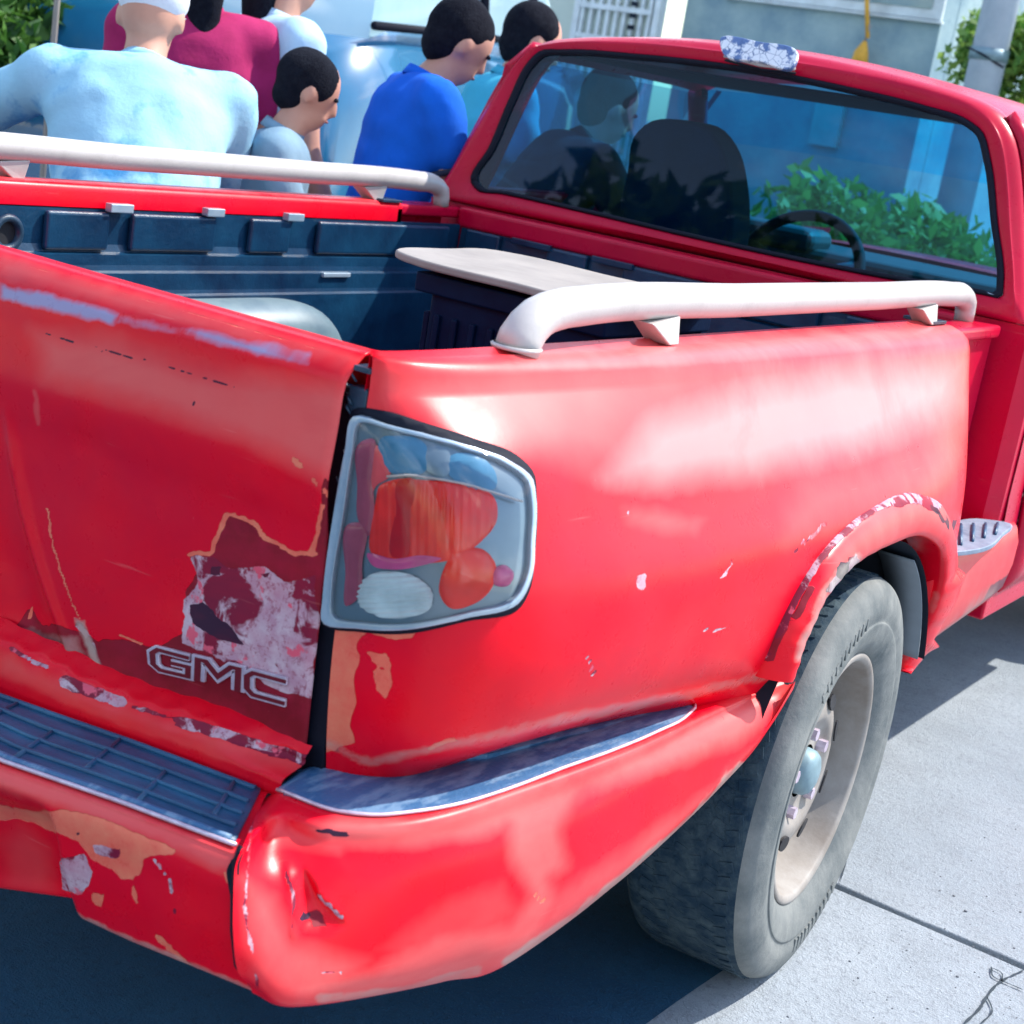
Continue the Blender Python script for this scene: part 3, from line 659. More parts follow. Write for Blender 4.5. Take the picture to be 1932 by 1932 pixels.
# puncture dent low on the corner
ctr = on(575, 1720, 1, -.16)
s2 = V.reshape(s2.shape)
cap = grid('bumper_end_cap', s2[::-1], M['paint'], bump_)
V3 = s2[::-1].reshape(-1, 3); pp = pj(V3)
dd = sdpoly(pp, [(556,1690),(572,1655),(600,1700),(640,1738),(600,1752),(565,1750)])
vv = np.array([v.co[:] for v in cap.data.vertices]); kk = np.clip(.5-dd/26, 0, 1); vv += kk[:, None]*np.array([-.3, 1, 0])*.014
ri = np.exp(-(sdline(pp, [(545,1640),(560,1700),(556,1760)])/9)**2)+np.exp(-(sdline(pp, [(600,1690),(640,1730)])/8)**2); vv += ri[:, None]*np.array([.3, -1, 0])*.004
cap.data.vertices.foreach_set('co', vv.ravel()); cap.data.update()
paint(cap, [
 (2, [(640,1540),(800,1545),(1000,1480),(1200,1410),(1330,1355),(1480,1285),(1500,1300),(1400,1400),(1250,1450),(1100,1500),(1060,1560),(1075,1640),(1040,1660),(1060,1700),(1000,1800),(900,1840),(760,1870),(560,1890),(500,1850),(700,1830),(820,1760),(960,1740),(1000,1690),(960,1620),(960,1560),(880,1590),(760,1600),(620,1590),(560,1560)], 22, .9),
 (2, [(500,1540),(560,1560),(660,1590),(640,1610),(520,1600)], 20, .6), (2, [(460,1660),(520,1690),(560,1780),(700,1810),(640,1880),(540,1890),(480,1840)], 30, .75),
 (2, [(840,1690),(950,1660),(1000,1720),(880,1800),(700,1800)], 30, .45),
 (2, [(1040,1690),(1400,1450),(1440,1400),(1400,1430),(1250,1590),(1000,1790)], 20, .7),
 (5, [(960,1820),(1080,1740),(1200,1640),(1300,1560),(1400,1450)], 10, .9, 9), (5, [(600,1885),(760,1870),(900,1830)], 10, .6, 6), (3, [(1010,1690),(1026,1700)], 3, .8, 3),
 (4, [(600,1566),(652,1574)], 3, 1, 3), (4, [(565,1740),(590,1745),(585,1728),(572,1722)], 4, 1), (1, [(565,1722),(600,1715),(625,1745),(590,1752)], 6, .8),
 (0, [(540,1650),(555,1700),(550,1750)], 4, .6, 4), (0, [(600,1690),(645,1735)], 4, .7, 3), (0, [(640,1780),(720,1800)], 4, .35, 3), (0, [(600,1840),(660,1836)], 3, .5, 2),
 (4, [(1360,1345),(1368,1360)], 3, .5, 1), (0, [(480,1510),(470,1600),(462,1700),(485,1860)], 3, .5, 3), (4, [(1400,1290),(1470,1282)], 4, .9, 2), (3, [(1100,1700),(1200,1630)], 4, .4, 3)])
CB = bvh_of(cap)
PD = [(606,1433),(680,1450),(750,1452),(810,1440),(870,1420),(940,1397),(1000,1381),(1080,1362),(1150,1346),(1230,1332),(1297,1325),(1312,1332),(1296,1352),(1240,1382),(1150,1420),(1060,1452),(960,1490),(870,1518),(790,1533),(700,1540),(620,1530),(560,1508),(526,1494),(560,1466)]
pad = patch('side_step_pad', PD, CB, M['pad_worn'], bump_, off=.004, thick=.006, step=9, nsub=3, bevel=.0012)
EDG = np.array([(526,1494),(560,1508),(620,1530),(700,1541),(790,1534),(870,1519),(960,1491),(1060,1453),(1150,1421),(1240,1383),(1296,1353),(1313,1332),(1297,1324),(1230,1331),(1150,1345),(1000,1380),(870,1419),(750,1451),(606,1432)], float)
ep = [hit(CB, x, y) for x, y in curve(EDG, 120)]; ep = [r for r in ep if r]
tubeo('pad_edge_trim', [r[0]+r[1]*.003 for r in ep], .0022, M['chrome'], bump_, 8)
for c in (cap, pad): mirror_obj(c, bump_)
# centre section with licence recess
capx = T_[0][0]
def fe(px_, py_, y0): return on(px_, py_, 1, y0)
inn = np.array([fe(x, y, yy) for x, y, yy in ((0,1315,-.092),(250,1402,-.072),(504,1498,-.048))])
out_ = np.array([fe(x, y, yy) for x, y, yy in ((0,1440,-.205),(230,1520,-.190),(455,1605,-.170))])
bot = np.array([fe(x, y, yy) for x, y, yy in ((-40,1690,-.180),(110,1712,-.180),(250,1776,-.172),(480,1872,-.165))])
print('bumper', inn.round(3), out_.round(3), bot.round(3), T_.round(3), B_.round(3))
def evp(arr, x, col): # even continuation across the middle
    a = arr[np.argsort(arr[:, 0])]; return np.interp(abs(x), a[:, 0], a[:, col])
rows = []; xb = np.linspace(-1, 1, 261)
for u in xb:
    s_ = np.sign(u) or 1; u = abs(u)
    xi, xo, xbm = u*inn[2, 0], u*out_[2, 0], u*bot[3, 0]
    I0 = np.array([xi, evp(inn, xi, 1), evp(inn, xi, 2)]); O0 = np.array([xo, evp(out_, xo, 1), evp(out_, xo, 2)]); Bm = np.array([xbm, evp(bot, xbm, 1), evp(bot, xbm, 2)])
    rc = 1-np.clip((xo-.425)/.03, 0, 1); rc = rc*rc*(3-2*rc)
    h = O0[2]-Bm[2]
    rr = [I0+[0, .01, -.004], I0, I0*.5+O0*.5, O0, O0+[0, -.010, -.004], O0+[0, -.018, -.016], O0*.8+Bm*.2+[0, -.022+.012*rc, 0], O0*.65+Bm*.35+[0, -.020+.03*rc, 0], O0*.4+Bm*.6+[0, -.018+.034*rc, 0], O0*.15+Bm*.85+[0, -.010+.032*rc, 0], Bm+[0, .020*rc, 0.004*rc], Bm+[0, .03+.02*rc, .008]]
    rr = np.array(rr); rr[:, 0] *= s_; rows.append(cs(np.arange(12), rr, np.linspace(0, 11, 60)))
rows = np.array(rows); V = rows.reshape(-1, 3); V[:, 1] += fbm(V, 8, 12, 2)*.0018
centre = grid('bumper_centre', rows[:, ::-1], M['paint'], bump_)
paint(centre, [
 (2, [(-60,1420),(0,1440),(240,1525),(460,1608),(450,1650),(400,1640),(300,1590),(100,1520),(-60,1470)], 14, .75),
 (3, [(-40,1510),(60,1530),(150,1530),(230,1560),(330,1600),(322,1610),(285,1612),(262,1625),(250,1660),(228,1658),(215,1640),(170,1620),(150,1590),(110,1570),(60,1550),(-40,1540)], 7, 1),
 (3, [(255,1608),(270,1625),(262,1650),(240,1662),(225,1650)], 5, 1), (3, [(245,1660),(258,1680),(265,1705),(252,1698)], 4, 1),
 (3, [(172,1680),(198,1690),(192,1712),(176,1704)], 5, .9), (3, [(418,1640),(445,1650),(450,1670),(425,1664)], 5, .9),
 (0, [(112,1620),(160,1610),(175,1650),(150,1690),(118,1680)], 8, 1), (0, [(170,1588),(230,1600),(225,1622),(180,1612)], 5, .8),
 (4, [(144,1571),(150,1571),(150,1578),(144,1578)], 2, 1),
 (0, [(290,1620),(322,1660)], 3, .9, 1.5), (0, [(322,1672),(328,1690)], 2, .9, 2), (0, [(330,1715),(330,1722)], 2, .9, 2), (3, [(298,1768),(330,1800),(370,1830)], 3, .9, 3),
 (5, [(110,1712),(250,1776),(480,1872)], 6, .7, 5), (0, [(0,1690),(110,1705)], 5, .5, 4), (2, [(40,1560),(100,1600),(110,1690),(0,1690),(0,1580)], 30, .4)])
MB = bvh_of(centre)
# centre step pad with moulded grid
def bpt(u, v): # u along -1..1, v 0 inner .. 1 outer
    s_ = np.sign(u) or 1; u = abs(u); xi, xo = u*inn[2, 0], u*out_[2, 0]
    a_ = np.array([xi, evp(inn, xi, 1), evp(inn, xi, 2)]); b_ = np.array([xo, evp(out_, xo, 1), evp(out_, xo, 2)])
    p = a_*(1-v)+b_*v; p[0] *= s_; return p
up = np.array([0, 0, 1.])
cp = grid('centre_step_pad', [[bpt(u, v)+up*.004 for v in np.linspace(.985, .0, 8)] for u in np.linspace(-.985, .985, 80)], M['pad'], bump_, solid=.006)
for v, r_ in ((.30, .0042), (.52, .0036), (.74, .0040), (.95, .005), (.05, .004)):
    tubeo('moulded_rib', [bpt(u, v)+up*.0045 for u in np.linspace(-.975, .975, 50)], r_, M['pad'] if v < .9 else M['pad_worn'], cp, 8)
for i, u in enumerate(np.linspace(-.93, .93, 15)):
    tubeo('cross_rib', [bpt(u, .30 if i % 2 else .05)+up*.004, bpt(u, .6)+up*.0045, bpt(u, .94 if i % 2 else .74)+up*.004], .0034, M['pad'], cp, 8)
# scraps of step-pad edge trim
tubeo('pad_edge_trim', [bpt(u, 1.0)+up*.004 for u in np.linspace(-.99, .99, 60)], .0026, M['chrome'], bump_, 8)
# seam between centre and caps: dark backing
for s_ in (-1, 1):
    pth = [T_[0]*[s_, 1, 1]+np.array([-.004*s_, .004, 0])]+[sec[0][j]*np.array([s_, 1, 1])+np.array([-.005*s_, .006, 0]) for j in (3, 4, 5, 6, 7, 8)]
    tubeo('seam_gap', pth, .004, M['gap'], bump_, 6)
# bumper brace and under-structure
boxo('bumper_beam', (-.55, -.13, .42), (.55, -.06, .48), M['under'], bump_, .004)
boxo('chassis_rail', (-.48, -.06, .36), (-.40, 3.9, .48), M['under'], truck, .004); boxo('chassis_rail', (.40, -.06, .36), (.48, 3.9, .48), M['under'], truck, .004)
boxo('bed_floor_pan', (-.62, .06, .555), (.62, 1.88, .585), M['under'], truck, .002)
tubeo('rear_axle', [(-.66, 1.02, .335), (0, 1.02, .335), (.66, 1.02, .335)], .04, M['under'], truck, 16)
# ---- bed liner
lin = empty('bed_liner', (0, 0, 0)); lin.parent = truck
def wallprof(s):  # (offset inward, z): ledges at three heights
    return [(0,.992),(0,.925),(.004,.912),(.018,.909),(.019,.890),(.021,.880),(.034,.877),(.036,.845),(.038,.838),(.044,.834),(.048,.70),(.052,.612),(.09,.602)]
WP = wallprof(1)
ys = np.linspace(.05, 1.86, 60)
for s_ in (-1, 1):
    g = [[(s_*(.628-o), y, z) for o, z in WP] for y in ys]
    grid('side_wall', (g if s_ < 0 else [r[::-1] for r in g]), M['liner'], lin, smooth=False, bevel=0)
    for y in np.arange(.70, 1.80, .105):
        boxo('wall_rib', (min(s_*.597, s_*.5885), y, .70), (max(s_*.597, s_*.5885), y+.016, .828), M['liner'], lin, .003)
    # raised panels between the stake pockets, under the rail
    for y0, y1 in ((.60, .745), (.80, 1.02), (1.12, 1.24), (1.33, 1.80)) if s_ < 0 else ((.1, .5), (.6, 1.0), (1.1, 1.75)):
        boxo('wall_panel', (min(s_*.626, s_*.612), y0, .916), (max(s_*.626, s_*.612), y1, .986), M['liner'], lin, .006)
for px_, py_, w_ in ((228, 393, .055), (405, 401, .048), (556, 410, .05)):
    c_ = on(px_, py_, 0, -.610); boxo('tie_tab', (-.622, c_[1]-w_/2, c_[2]-.008), (-.604, c_[1]+w_/2, c_[2]+.008), M['bezel'], lin, .002)
c_ = on(12, 440, 0, -.606)
V, F = lathe([(0, .030), (.008, .034), (.012, .030), (.012, .022), (.002, .020)], (-.61, c_[1], c_[2]), 'x', 28); mesh('tie_down_ring', V, F, M['black'], lin)
V, F = lathe([(0.001, .0001), (.001, .021)], (-.609, c_[1], c_[2]), 'x', 28); mesh('tie_down_socket', V, F, M['dark'], lin)
c_ = on(628, 518, 0, -.60); boxo('edge_clip', (-.604, c_[1]-.045, c_[2]-.004), (-.586, c_[1]+.045, c_[2]+.006), M['bezel'], lin, .002)
fp = [(y, z) for y, z in ((1.862,1.000),(1.862,.975),(1.858,.93),(1.848,.925),(1.846,.86),(1.836,.855),(1.834,.62))]
grid('front_wall', [[(x, y, z) for y, z in fp] for x in np.linspace(-.625, .625, 30)], M['liner'], lin, smooth=False)
for x0, x1 in ((-.60, -.50), (-.36, -.25), (-.15, .06), (.12, .34), (.40, .58)):
    boxo('front_panel', (x0, 1.846, .932), (x1, 1.862, .985), M['liner'], lin, .005)
for px_, py_ in ((1002, 462), (1155, 497)):
    c_ = on(px_, py_, 1, 1.842); boxo('tie_tab', (c_[0]-.055, 1.838, c_[2]-.006), (c_[0]+.055, 1.850, c_[2]+.008), M['liner'], lin, .002)
# ribbed floor
fx = []; 
for i in range(0, 27):
    x = -.56+i*.0430; fx += [(x, .602), (x+.006, .612), (x+.026, .612), (x+.032, .602)]
grid('ribbed_floor', [[(x, y, z) for y in np.linspace(.05, 1.84, 10)] for x, z in fx][::1], M['liner'], lin, smooth=False)
# wheel houses inside the bed
for s_ in (-1, 1):
    pr = [(.600, .828), (.560, .830), (.53, .824), (.505, .805), (.49, .775), (.478, .70), (.47, .604)]
    pr = cs(np.arange(7), np.array(pr), np.linspace(0, 6, 30)); yy = np.linspace(.66, 1.40, 40)
    def sc(y):
        t = abs((y-1.03)/.37); return (1-min(1, t)**5)
    g = [[(s_*(.600-(.600-x)*(.55+.45*sc(y))), y, .604+(z-.604)*max(0, sc(y))**.6) for x, z in pr] for y in yy]
    grid('wheel_box', g if s_ < 0 else [r[::-1] for r in g], simple('pale_liner', (.20, .27, .29), .40, scale=7, col2=(.10, .16, .20), spec=.6), lin)  # wheel boxes coloured paler than the liner walls
# front rail of the bed
boxo('front_bed_rail', (-.640, 1.855, .985), (.640, 1.890, 1.034), M['paint_plain'], truck, .010)
# ---- white bed rails
def rail(s_):
    e_ = empty('bed_rail', (0, 0, 0)); e_.parent = truck
    X = .657*s_
    k = [(X, .232, 1.030), (X, .236, 1.048), (X, .262, 1.070), (X, .305, 1.080), (X, .36, 1.0835), (X, .8, 1.0845), (X, 1.3, 1.0845), (X, 1.70, 1.0835), (X, 1.765, 1.080), (X, 1.800, 1.064), (X, 1.808, 1.030)]
    p = curve(k, 90); n = len(p); t = np.linspace(0, 1, n)
    r_ = np.interp(t, [0, .02, .05, .93, .97, 1], [.028, .026, .0245, .0235, .021, .019])
    tubeo('rail_tube', p, r_, M['white'], e_, 28)
    for y, l in ((.505, .075), (1.50, .08)):
        V = [(X+s_*-.016, y+l*.95, 1.068), (X+s_*.020, y+l, 1.070), (X+s_*.024, y-l*.05, 1.062), (X-s_*.012, y, 1.062), (X+s_*.030, y+l*.55, 1.034), (X-s_*.010, y+l*.55, 1.034), (X+s_*.030, y+l*.88, 1.034), (X-s_*.010, y+l*.88, 1.034)]
        F = [(0, 1, 2, 3), (4, 6, 7, 5), (2, 4, 5, 3), (1, 6, 4, 2), (0, 7, 6, 1), (3, 5, 7, 0)]
        mesh('rail_bracket', V, F, M['white'], e_, smooth=False, bevel=.002)
    V, F = lathe([(.0, .0001), (.0, .030), (.003, .031), (.005, .028)], (X, .230, 1.036), 'z', 24); mesh('base_flange', V, F, M['white'], e_)
    boxo('bolt_plate', (X-.03, 1.55, 1.034), (X+.03, 1.62, 1.040), M['black'], e_, .001)
rail(1); rail(-1)
# ---- wheels
def wheel(cx, cy, cz, side, name='wheel'):
    w = empty(name, (cx, cy, cz)); w.parent = truck
    s_ = side
    # tyre profile: axial (+ = outboard) and radius
    tp = [(-.098,.205),(-.104,.225),(-.112,.27),(-.110,.31),(-.100,.330),(-.086,.339),(-.06,.3415),(-.02,.3425),(.02,.3425),(.06,.3415),(.084,.338),(.098,.329),(.104,.318),(.108,.305),(.110,.29),(.107,.272),(.109,.268),(.106,.250),(.100,.232),(.092,.219),(.086,.212),(.080,.205)]
    pr = cs(np.arange(len(tp)), np.array(tp), np.linspace(0, len(tp)-1, 84))
    V, F = lathe([(a_*s_, r) for a_, r in pr], (0, 0, 0), 'x', 96)
    fm = []
    n_ = len(pr)
    for k in range(96):
        for i in range(n_-1):
            fm.append(1 if -.106 < pr[i][0] < .080 and pr[i][1] > .325 else 0)
    t_ = mesh('tyre', V, F, M['rubber_wall'], w, mats=[M['tread']], fm=fm)
    if s_ < 0: t_.data.flip_normals()
    # flattened foot
    for v in t_.data.vertices:
        if v.co.z < -.334: v.co.z = -.334-(abs(v.co.z)-.334)*.1
    # tread blocks, joined: too many to pick apart
    bm = bmesh.new()
    for k in range(84):
        for j, ax in enumerate((-.062, -.037, -.012, .013, .038, .062)):
            a_ = 2*math.pi*(k+.33*(j % 3))/84; r0 = .3356
            m_ = Matrix.Rotation(a_, 4, 'X') @ Matrix.Translation((ax*s_, 0, r0)) @ Matrix.Rotation(.3*(1 if j % 2 else -1), 4, 'Z')
            box(bm, (-.0100, -.0085, -.004), (.0100, .0085, .0075), m_)
    tb_ = bmobj('tread_blocks', bm, M['tread'], t_); tb_['kind'] = 'stuff'
    for v in tb_.data.vertices:
        if v.co.z < -.337: v.co.z = -.337
    # sidewall lettering band: raised bars of worn moulding
    bm = bmesh.new()
    for k in list(range(0, 11))+list(range(46, 57)):
        a_ = k*math.radians(3.6)+.15; m_ = Matrix.Rotation(a_, 4, 'X') @ Matrix.Translation((.1075*s_, 0, .286))
        box(bm, (-.003, -.0048 if k % 3 else -.002, -.011), (.0035, .0048, .011), m_)
    sb = bmobj('sidewall_moulding', bm, M['rubber_wall'], t_, bevel=.001); sb['kind'] = 'stuff'
    # rim
    rp = [(.083,.2135),(.090,.213),(.0915,.207),(.088,.200),(.080,.197),(.060,.192),(.030,.186),(.005,.178),(.002,.168),(.004,.155),(.026,.147),(.048,.134),(.058,.114),(.060,.095),(.052,.078),(.048,.060),(.050,.045)]
    rr = cs(np.arange(len(rp)), np.array(rp), np.linspace(0, len(rp)-1, 70))
    V, F = lathe([(a_*s_, r) for a_, r in rr], (0, 0, 0), 'x', 96); r_ = mesh('rim', V, F, M['rim'], w)
    if s_ < 0: r_.data.flip_normals()
    V, F = lathe([(a_*s_, r) for a_, r in [(-.02,.205),(-.10,.20),(-.11,.0001)]], (0, 0, 0), 'x', 40); mesh('brake_drum', V, F, M['under'], w)
    V, F = lathe([(a_*s_, r) for a_, r in [(.048,.040),(.062,.038),(.070,.032),(.074,.022),(.076,.0001)]], (0, 0, 0), 'x', 32); mesh('hub_cap', V, F, M['hub'], w)
    for k in range(8):
        a_ = 2*math.pi*k/8+.35; c_ = Vector((.0545*s_, .122*math.cos(a_), .122*math.sin(a_)))
        V = []
        for j in range(14):
            b_ = 2*math.pi*j/14; rr_ = Vector((0, .0135*math.cos(b_), .021*math.sin(b_))); rr_.rotate(Matrix.Rotation(a_, 3, 'X'))
            V.append(c_+rr_+Vector(((.0085 if s_ > 0 else -.0085)-s_*.16*(math.hypot((c_+rr_).y, (c_+rr_).z)-.115), 0, 0)))
        mesh('vent_hole', V, [tuple(range(14))], M['dark'], r_, smooth=False, solid=.003)
    for k in range(5):
        a_ = 2*math.pi*k/5+.1; m_ = Matrix.Rotation(a_, 4, 'X')
        V, F = tube([(m_ @ Vector((x*s_, 0, .070)))[:] for x in (.046, .064)], .0105, 6); mesh('lug_nut', V, F, M['chrome'], w, smooth=False)
    return w
wr_ = wheel(.766, 1.030, .335, 1); wr_.rotation_euler = (0, 0, math.radians(5)); wheel(-.757, 1.022, .335, -1)
wheel(.757, 3.75, .335, 1); wheel(-.757, 3.75, .335, -1)
# ---- cab
WO = np.array([0, 1.905, 1.08]); WNn = np.array([0, -.36, .065]); WNn /= np.linalg.norm(WNn)
def wp(x, y, off=0.): return onp(x, y, WO, WNn)+WNn*off
# body side profile (x, z), right half, from roof centre to sill
CPF = [(0,1.502),(.18,1.497),(.36,1.482),(.50,1.462),(.565,1.442),(.605,1.412),(.635,1.37),(.665,1.30),(.70,1.20),(.735,1.10),(.757,1.055),(.776,1.00),(.786,.93),(.790,.80),(.790,.68),(.794,.60),(.792,.50),(.775,.45)]
cpf = cs(np.arange(len(CPF)), np.array(CPF), np.linspace(0, len(CPF)-1, 90))
def yb(z): return 1.905+(z-1.08)*.18
# back panel with rounded edge around the window opening
WI = [(892,345),(925,280),(965,185),(998,120),(1020,99),(1060,96),(1200,104),(1400,127),(1600,166),(1750,203),(1825,228),(1853,250),(1868,300),(1882,420),(1893,540),(1890,561),(1860,556),(1700,530),(1500,491),(1300,447),(1100,400),(950,366),(900,356)]
wi = curve([wp(x, y) for x, y in WI], 180, True)
full = np.vstack([np.stack([-cpf[::-1, 0], cpf[::-1, 1]], 1), cpf[1:]])    # left sill -> roof -> right sill
# outer ring: match each window point to an outer point by direction from the window centre
cen = wi.mean(0)
def outer_at(p):
    d = np.array([p[0]-cen[0], (p[2]-cen[2])*1.6]); a_ = math.atan2(d[1], d[0])
    return a_
ocl = np.vstack([full[(full[:, 1] > 1.045)], [(x, 1.035) for x in np.linspace(.765, -.765, 40)]])
oa = np.unwrap(np.array([math.atan2((z-cen[2])*1.6, x-cen[0]) for x, z in ocl])); wa = np.array([outer_at(p) for p in wi])
def oc(a_):
    lo, hi = min(oa), max(oa); a2 = a_
    while a2 > hi: a2 -= 2*math.pi
    while a2 < lo: a2 += 2*math.pi
    idx = np.argsort(oa)
    return np.interp(a2, oa[idx], ocl[idx, 0]), np.interp(a2, oa[idx], ocl[idx, 1])
rng = []
for p, a_ in zip(wi, wa):
    x, z = oc(a_); o_ = np.array([x, yb(z), z]); v_ = o_-p; L = np.linalg.norm(v_)+1e-6
    i0 = p+WNn*-.012; i1 = p; i2 = p+v_*.12-WNn*-.006; q1 = p+v_*.5+WNn*.010; q2 = p+v_*max(.55, 1-.022/L)+WNn*.006; q3 = p+v_*max(.6, 1-.006/L)+[0, .010, 0]; q4 = o_+[0, .030, 0]; q5 = o_+[0, .055, 0]
    rng.append([i0, i1, i2, q1, q2, q3, q4, q5])
rng = np.array(rng); rng = np.vstack([rng, rng[:1]])
rr = np.array([cs(np.arange(8), r_, np.linspace(0, 7, 36)) for r_ in rng])
cabback = grid('cab_back_panel', rr[::-1], M['paint_plain'], truck)
cabback.data.flip_normals()
# lower cab back below the bed rail
grid('cab_back_lower', [[(x, y, z) for z in (.45, .7, 1.036)] for x, y in [(-.79, 2.0), (-.785, 1.935), (-.76, 1.905), (0, 1.897), (.76, 1.905), (.785, 1.935), (.79, 2.0)]][::-1], M['paint_plain'], truck, smooth=False)
# window seal and glass
sl = np.vstack([wi, wi[:2]])
seal_in = cen+(sl-cen)*np.array([.983, 1, .966])
gg = [[a_+WNn*.004, a_*.6+b_*.4+WNn*.007, b_+WNn*.004, b_-WNn*.006] for a_, b_ in zip(sl, seal_in)]
grid('window_seal', gg, M['gap'], truck, solid=.003)
mesh('seal_bead', *tube([a_*.35+b_*.65+WNn*.006 for a_, b_ in zip(sl, seal_in)], .0022, 6, False), M['bezel'], truck)
gp = seal_in[:-1]
rw = mesh('rear_window', [p-WNn*.001 for p in gp], [tuple(range(len(gp)))], M['glass'], truck, smooth=False)
# roof
ysr = [(1.99, 0), (2.04, .010), (2.15, .014), (2.5, .016), (2.75, .010), (2.86, -.004), (2.90, -.02)]
top = full[(full[:, 1] > 1.40)]
roof = grid('roof', [[(x*(1-.0*k), yb(z)+.050+(y-1.99), z+dz*(z-1.36)/.14) for x, z in top] for k, (y, dz) in enumerate(ysr)], M['paint_plain'], truck)
roof.data.flip_normals()
paint_layers = None
# high brake light on the rear edge of the roof, its red lens bleached and cracked
bl = empty('high_brake_lamp', (0, 0, 0)); bl.parent = truck
pq = [onp(x, y, (0, 1.965, 1.47), (0, -1, .35)) for x, y in ((1366,86),(1440,90),(1512,116),(1504,137),(1440,128),(1372,112))]
pc = curve(pq, 48, True)
m_, nt_, b_ = newmat('cracked_lamp_face'); vo = N(nt_, 'ShaderNodeTexVoronoi', feature='DISTANCE_TO_EDGE'); vo.inputs['Scale'].default_value = 55
tc_ = N(nt_, 'ShaderNodeTexCoord'); nt_.links.new(tc_.outputs['Object'], vo.inputs['Vector'])
nt_.links.new(mixc(nt_, ramp(nt_, vo.outputs['Distance'], .0, .04), (.06, .12, .28, 1), mixc(nt_, ramp(nt_, noise(nt_, 34, 5), .50, .55), (.82, .85, .92, 1), (.12, .20, .42, 1))), b_.inputs['Base Color']); b_.inputs['Roughness'].default_value = .3
M['cracked'] = m_
dv = np.array([0, -.014, .006])
mesh('lamp_face', [p+dv for p in pc], [tuple(range(48))], M['cracked'], bl, smooth=False, solid=.014, bevel=.003)
tubeo('lamp_lower_trim', [pq[5]+dv*1.1, pq[4]+dv*1.1-[0, 0, .002], pq[3]+dv*1.1], .0045, M['white'], bl, 10); tubeo('lamp_seam', [pq[5]+dv*.6-[0, 0, .006], pq[4]+dv*.6-[0, 0, .008], pq[3]+dv*.6-[0, 0, .006]], .003, M['gap'], bl, 8)
# cab side panels: corner post, door skin, door frame
def sideband(z0, z1, y0, y1, name, mat, s_, off=0.0, n=14, ny=10, **kw):
    sel = [(x, z) for x, z in cpf if z0 <= z <= z1]
    zz = np.linspace(z0, z1, n); xs = np.interp(zz, cpf[::-1, 1], cpf[::-1, 0])
    g = [[(s_*(x+off), (yb(z) if y0 == 'b' else y0)+(y1-(yb(z) if y0 == 'b' else y0))*t+(.05 if y0 == 'b' and t == 0 else 0), z) for x, z in zip(xs, zz)] for t in np.linspace(0, 1, ny)]
    o = grid(name, g if s_ < 0 else [r_[::-1] for r_ in g], mat, truck, **kw); return o
for s_ in (-1, 1):
    sideband(.45, 1.055, 1.955, 2.050, 'cab_corner', M['paint_plain'], s_)
    dr = empty('door', (0, 0, 0)); dr.parent = truck
    for o in (sideband(.46, 1.07, 2.058, 3.10, 'door_skin', M['paint_plain'], s_, solid=.012, n=30), sideband(1.055, 1.42, 2.985, 3.02, 'mirror_post', M['paint_plain'], s_, n=4)):
        if o.name.startswith('door'): o.parent = dr
    boxo('door_handle', (min(s_*.785, s_*.80), 2.10, .93), (max(s_*.785, s_*.80), 2.24, .965), M['black'], dr, .006)
    # side window glass and pillars
    sideband(1.07, 1.40, 2.10, 2.90, 'door_glass', M['sideglass'], s_, -.012)
    sideband(1.05, 1.43, 'b', 2.12, 'rear_pillar', M['paint_plain'], s_, 0, solid=.02)
    # front fender and windscreen pillar
    sideband(.46, 1.02, 3.108, 4.45, 'front_wing', M['paint_plain'], s_, n=20)
    tubeo('windscreen_pillar', [(s_*.60, 2.88, 1.40), (s_*.66, 3.05, 1.26), (s_*.73, 3.30, 1.04)], .030, M['paint_plain'], truck, 12)
    boxo('sill', (min(s_*.74, s_*.785), 2.0, .40), (max(s_*.74, s_*.785), 3.3, .47), M['paint_plain'], truck, .006)
sideband(.42, .455, 2.03, 3.0, 'sill_trim', M['pad'], 1)
# windscreen with a blue band imitating reflected sky, cowl, bonnet, nose
def wsp(u, v): # u -1..1, v 0 bottom .. 1 top
    hw = .70*(1-v)+.58*v; return (u*hw, 3.28-.36*v-.06*(u*u)*(1), 1.05+.385*v-.02*u*u*v)
grid('windscreen', [[wsp(u, v) for v in np.linspace(0, .62, 8)] for u in np.linspace(-1, 1, 16)], M['wshield'], truck)
grid('sky_tint_band', [[wsp(u, v) for v in np.linspace(.62, 1.0, 6)] for u in np.linspace(-1, 1, 16)], M['band'], truck)
grid('bonnet', [[(u*.74, y, z-.03*u*u-.03*abs(u)**6) for y, z in ((3.27, 1.045), (3.34, 1.045), (3.8, 1.03), (4.3, .97), (4.42, .93), (4.46, .86))] for u in np.linspace(-1, 1, 16)][::-1], M['paint_plain'], truck)
boxo('front_bumper', (-.80, 4.40, .38), (.80, 4.56, .58), M['black'], truck, .03); boxo('grille', (-.70, 4.38, .58), (.70, 4.46, .86), M['black'], truck, .02)
for s_ in (-1, 1): boxo('headlamp', (min(s_*.45, s_*.72), 4.44, .68), (max(s_*.45, s_*.72), 4.475, .84), M['lens_white'], truck, .01)
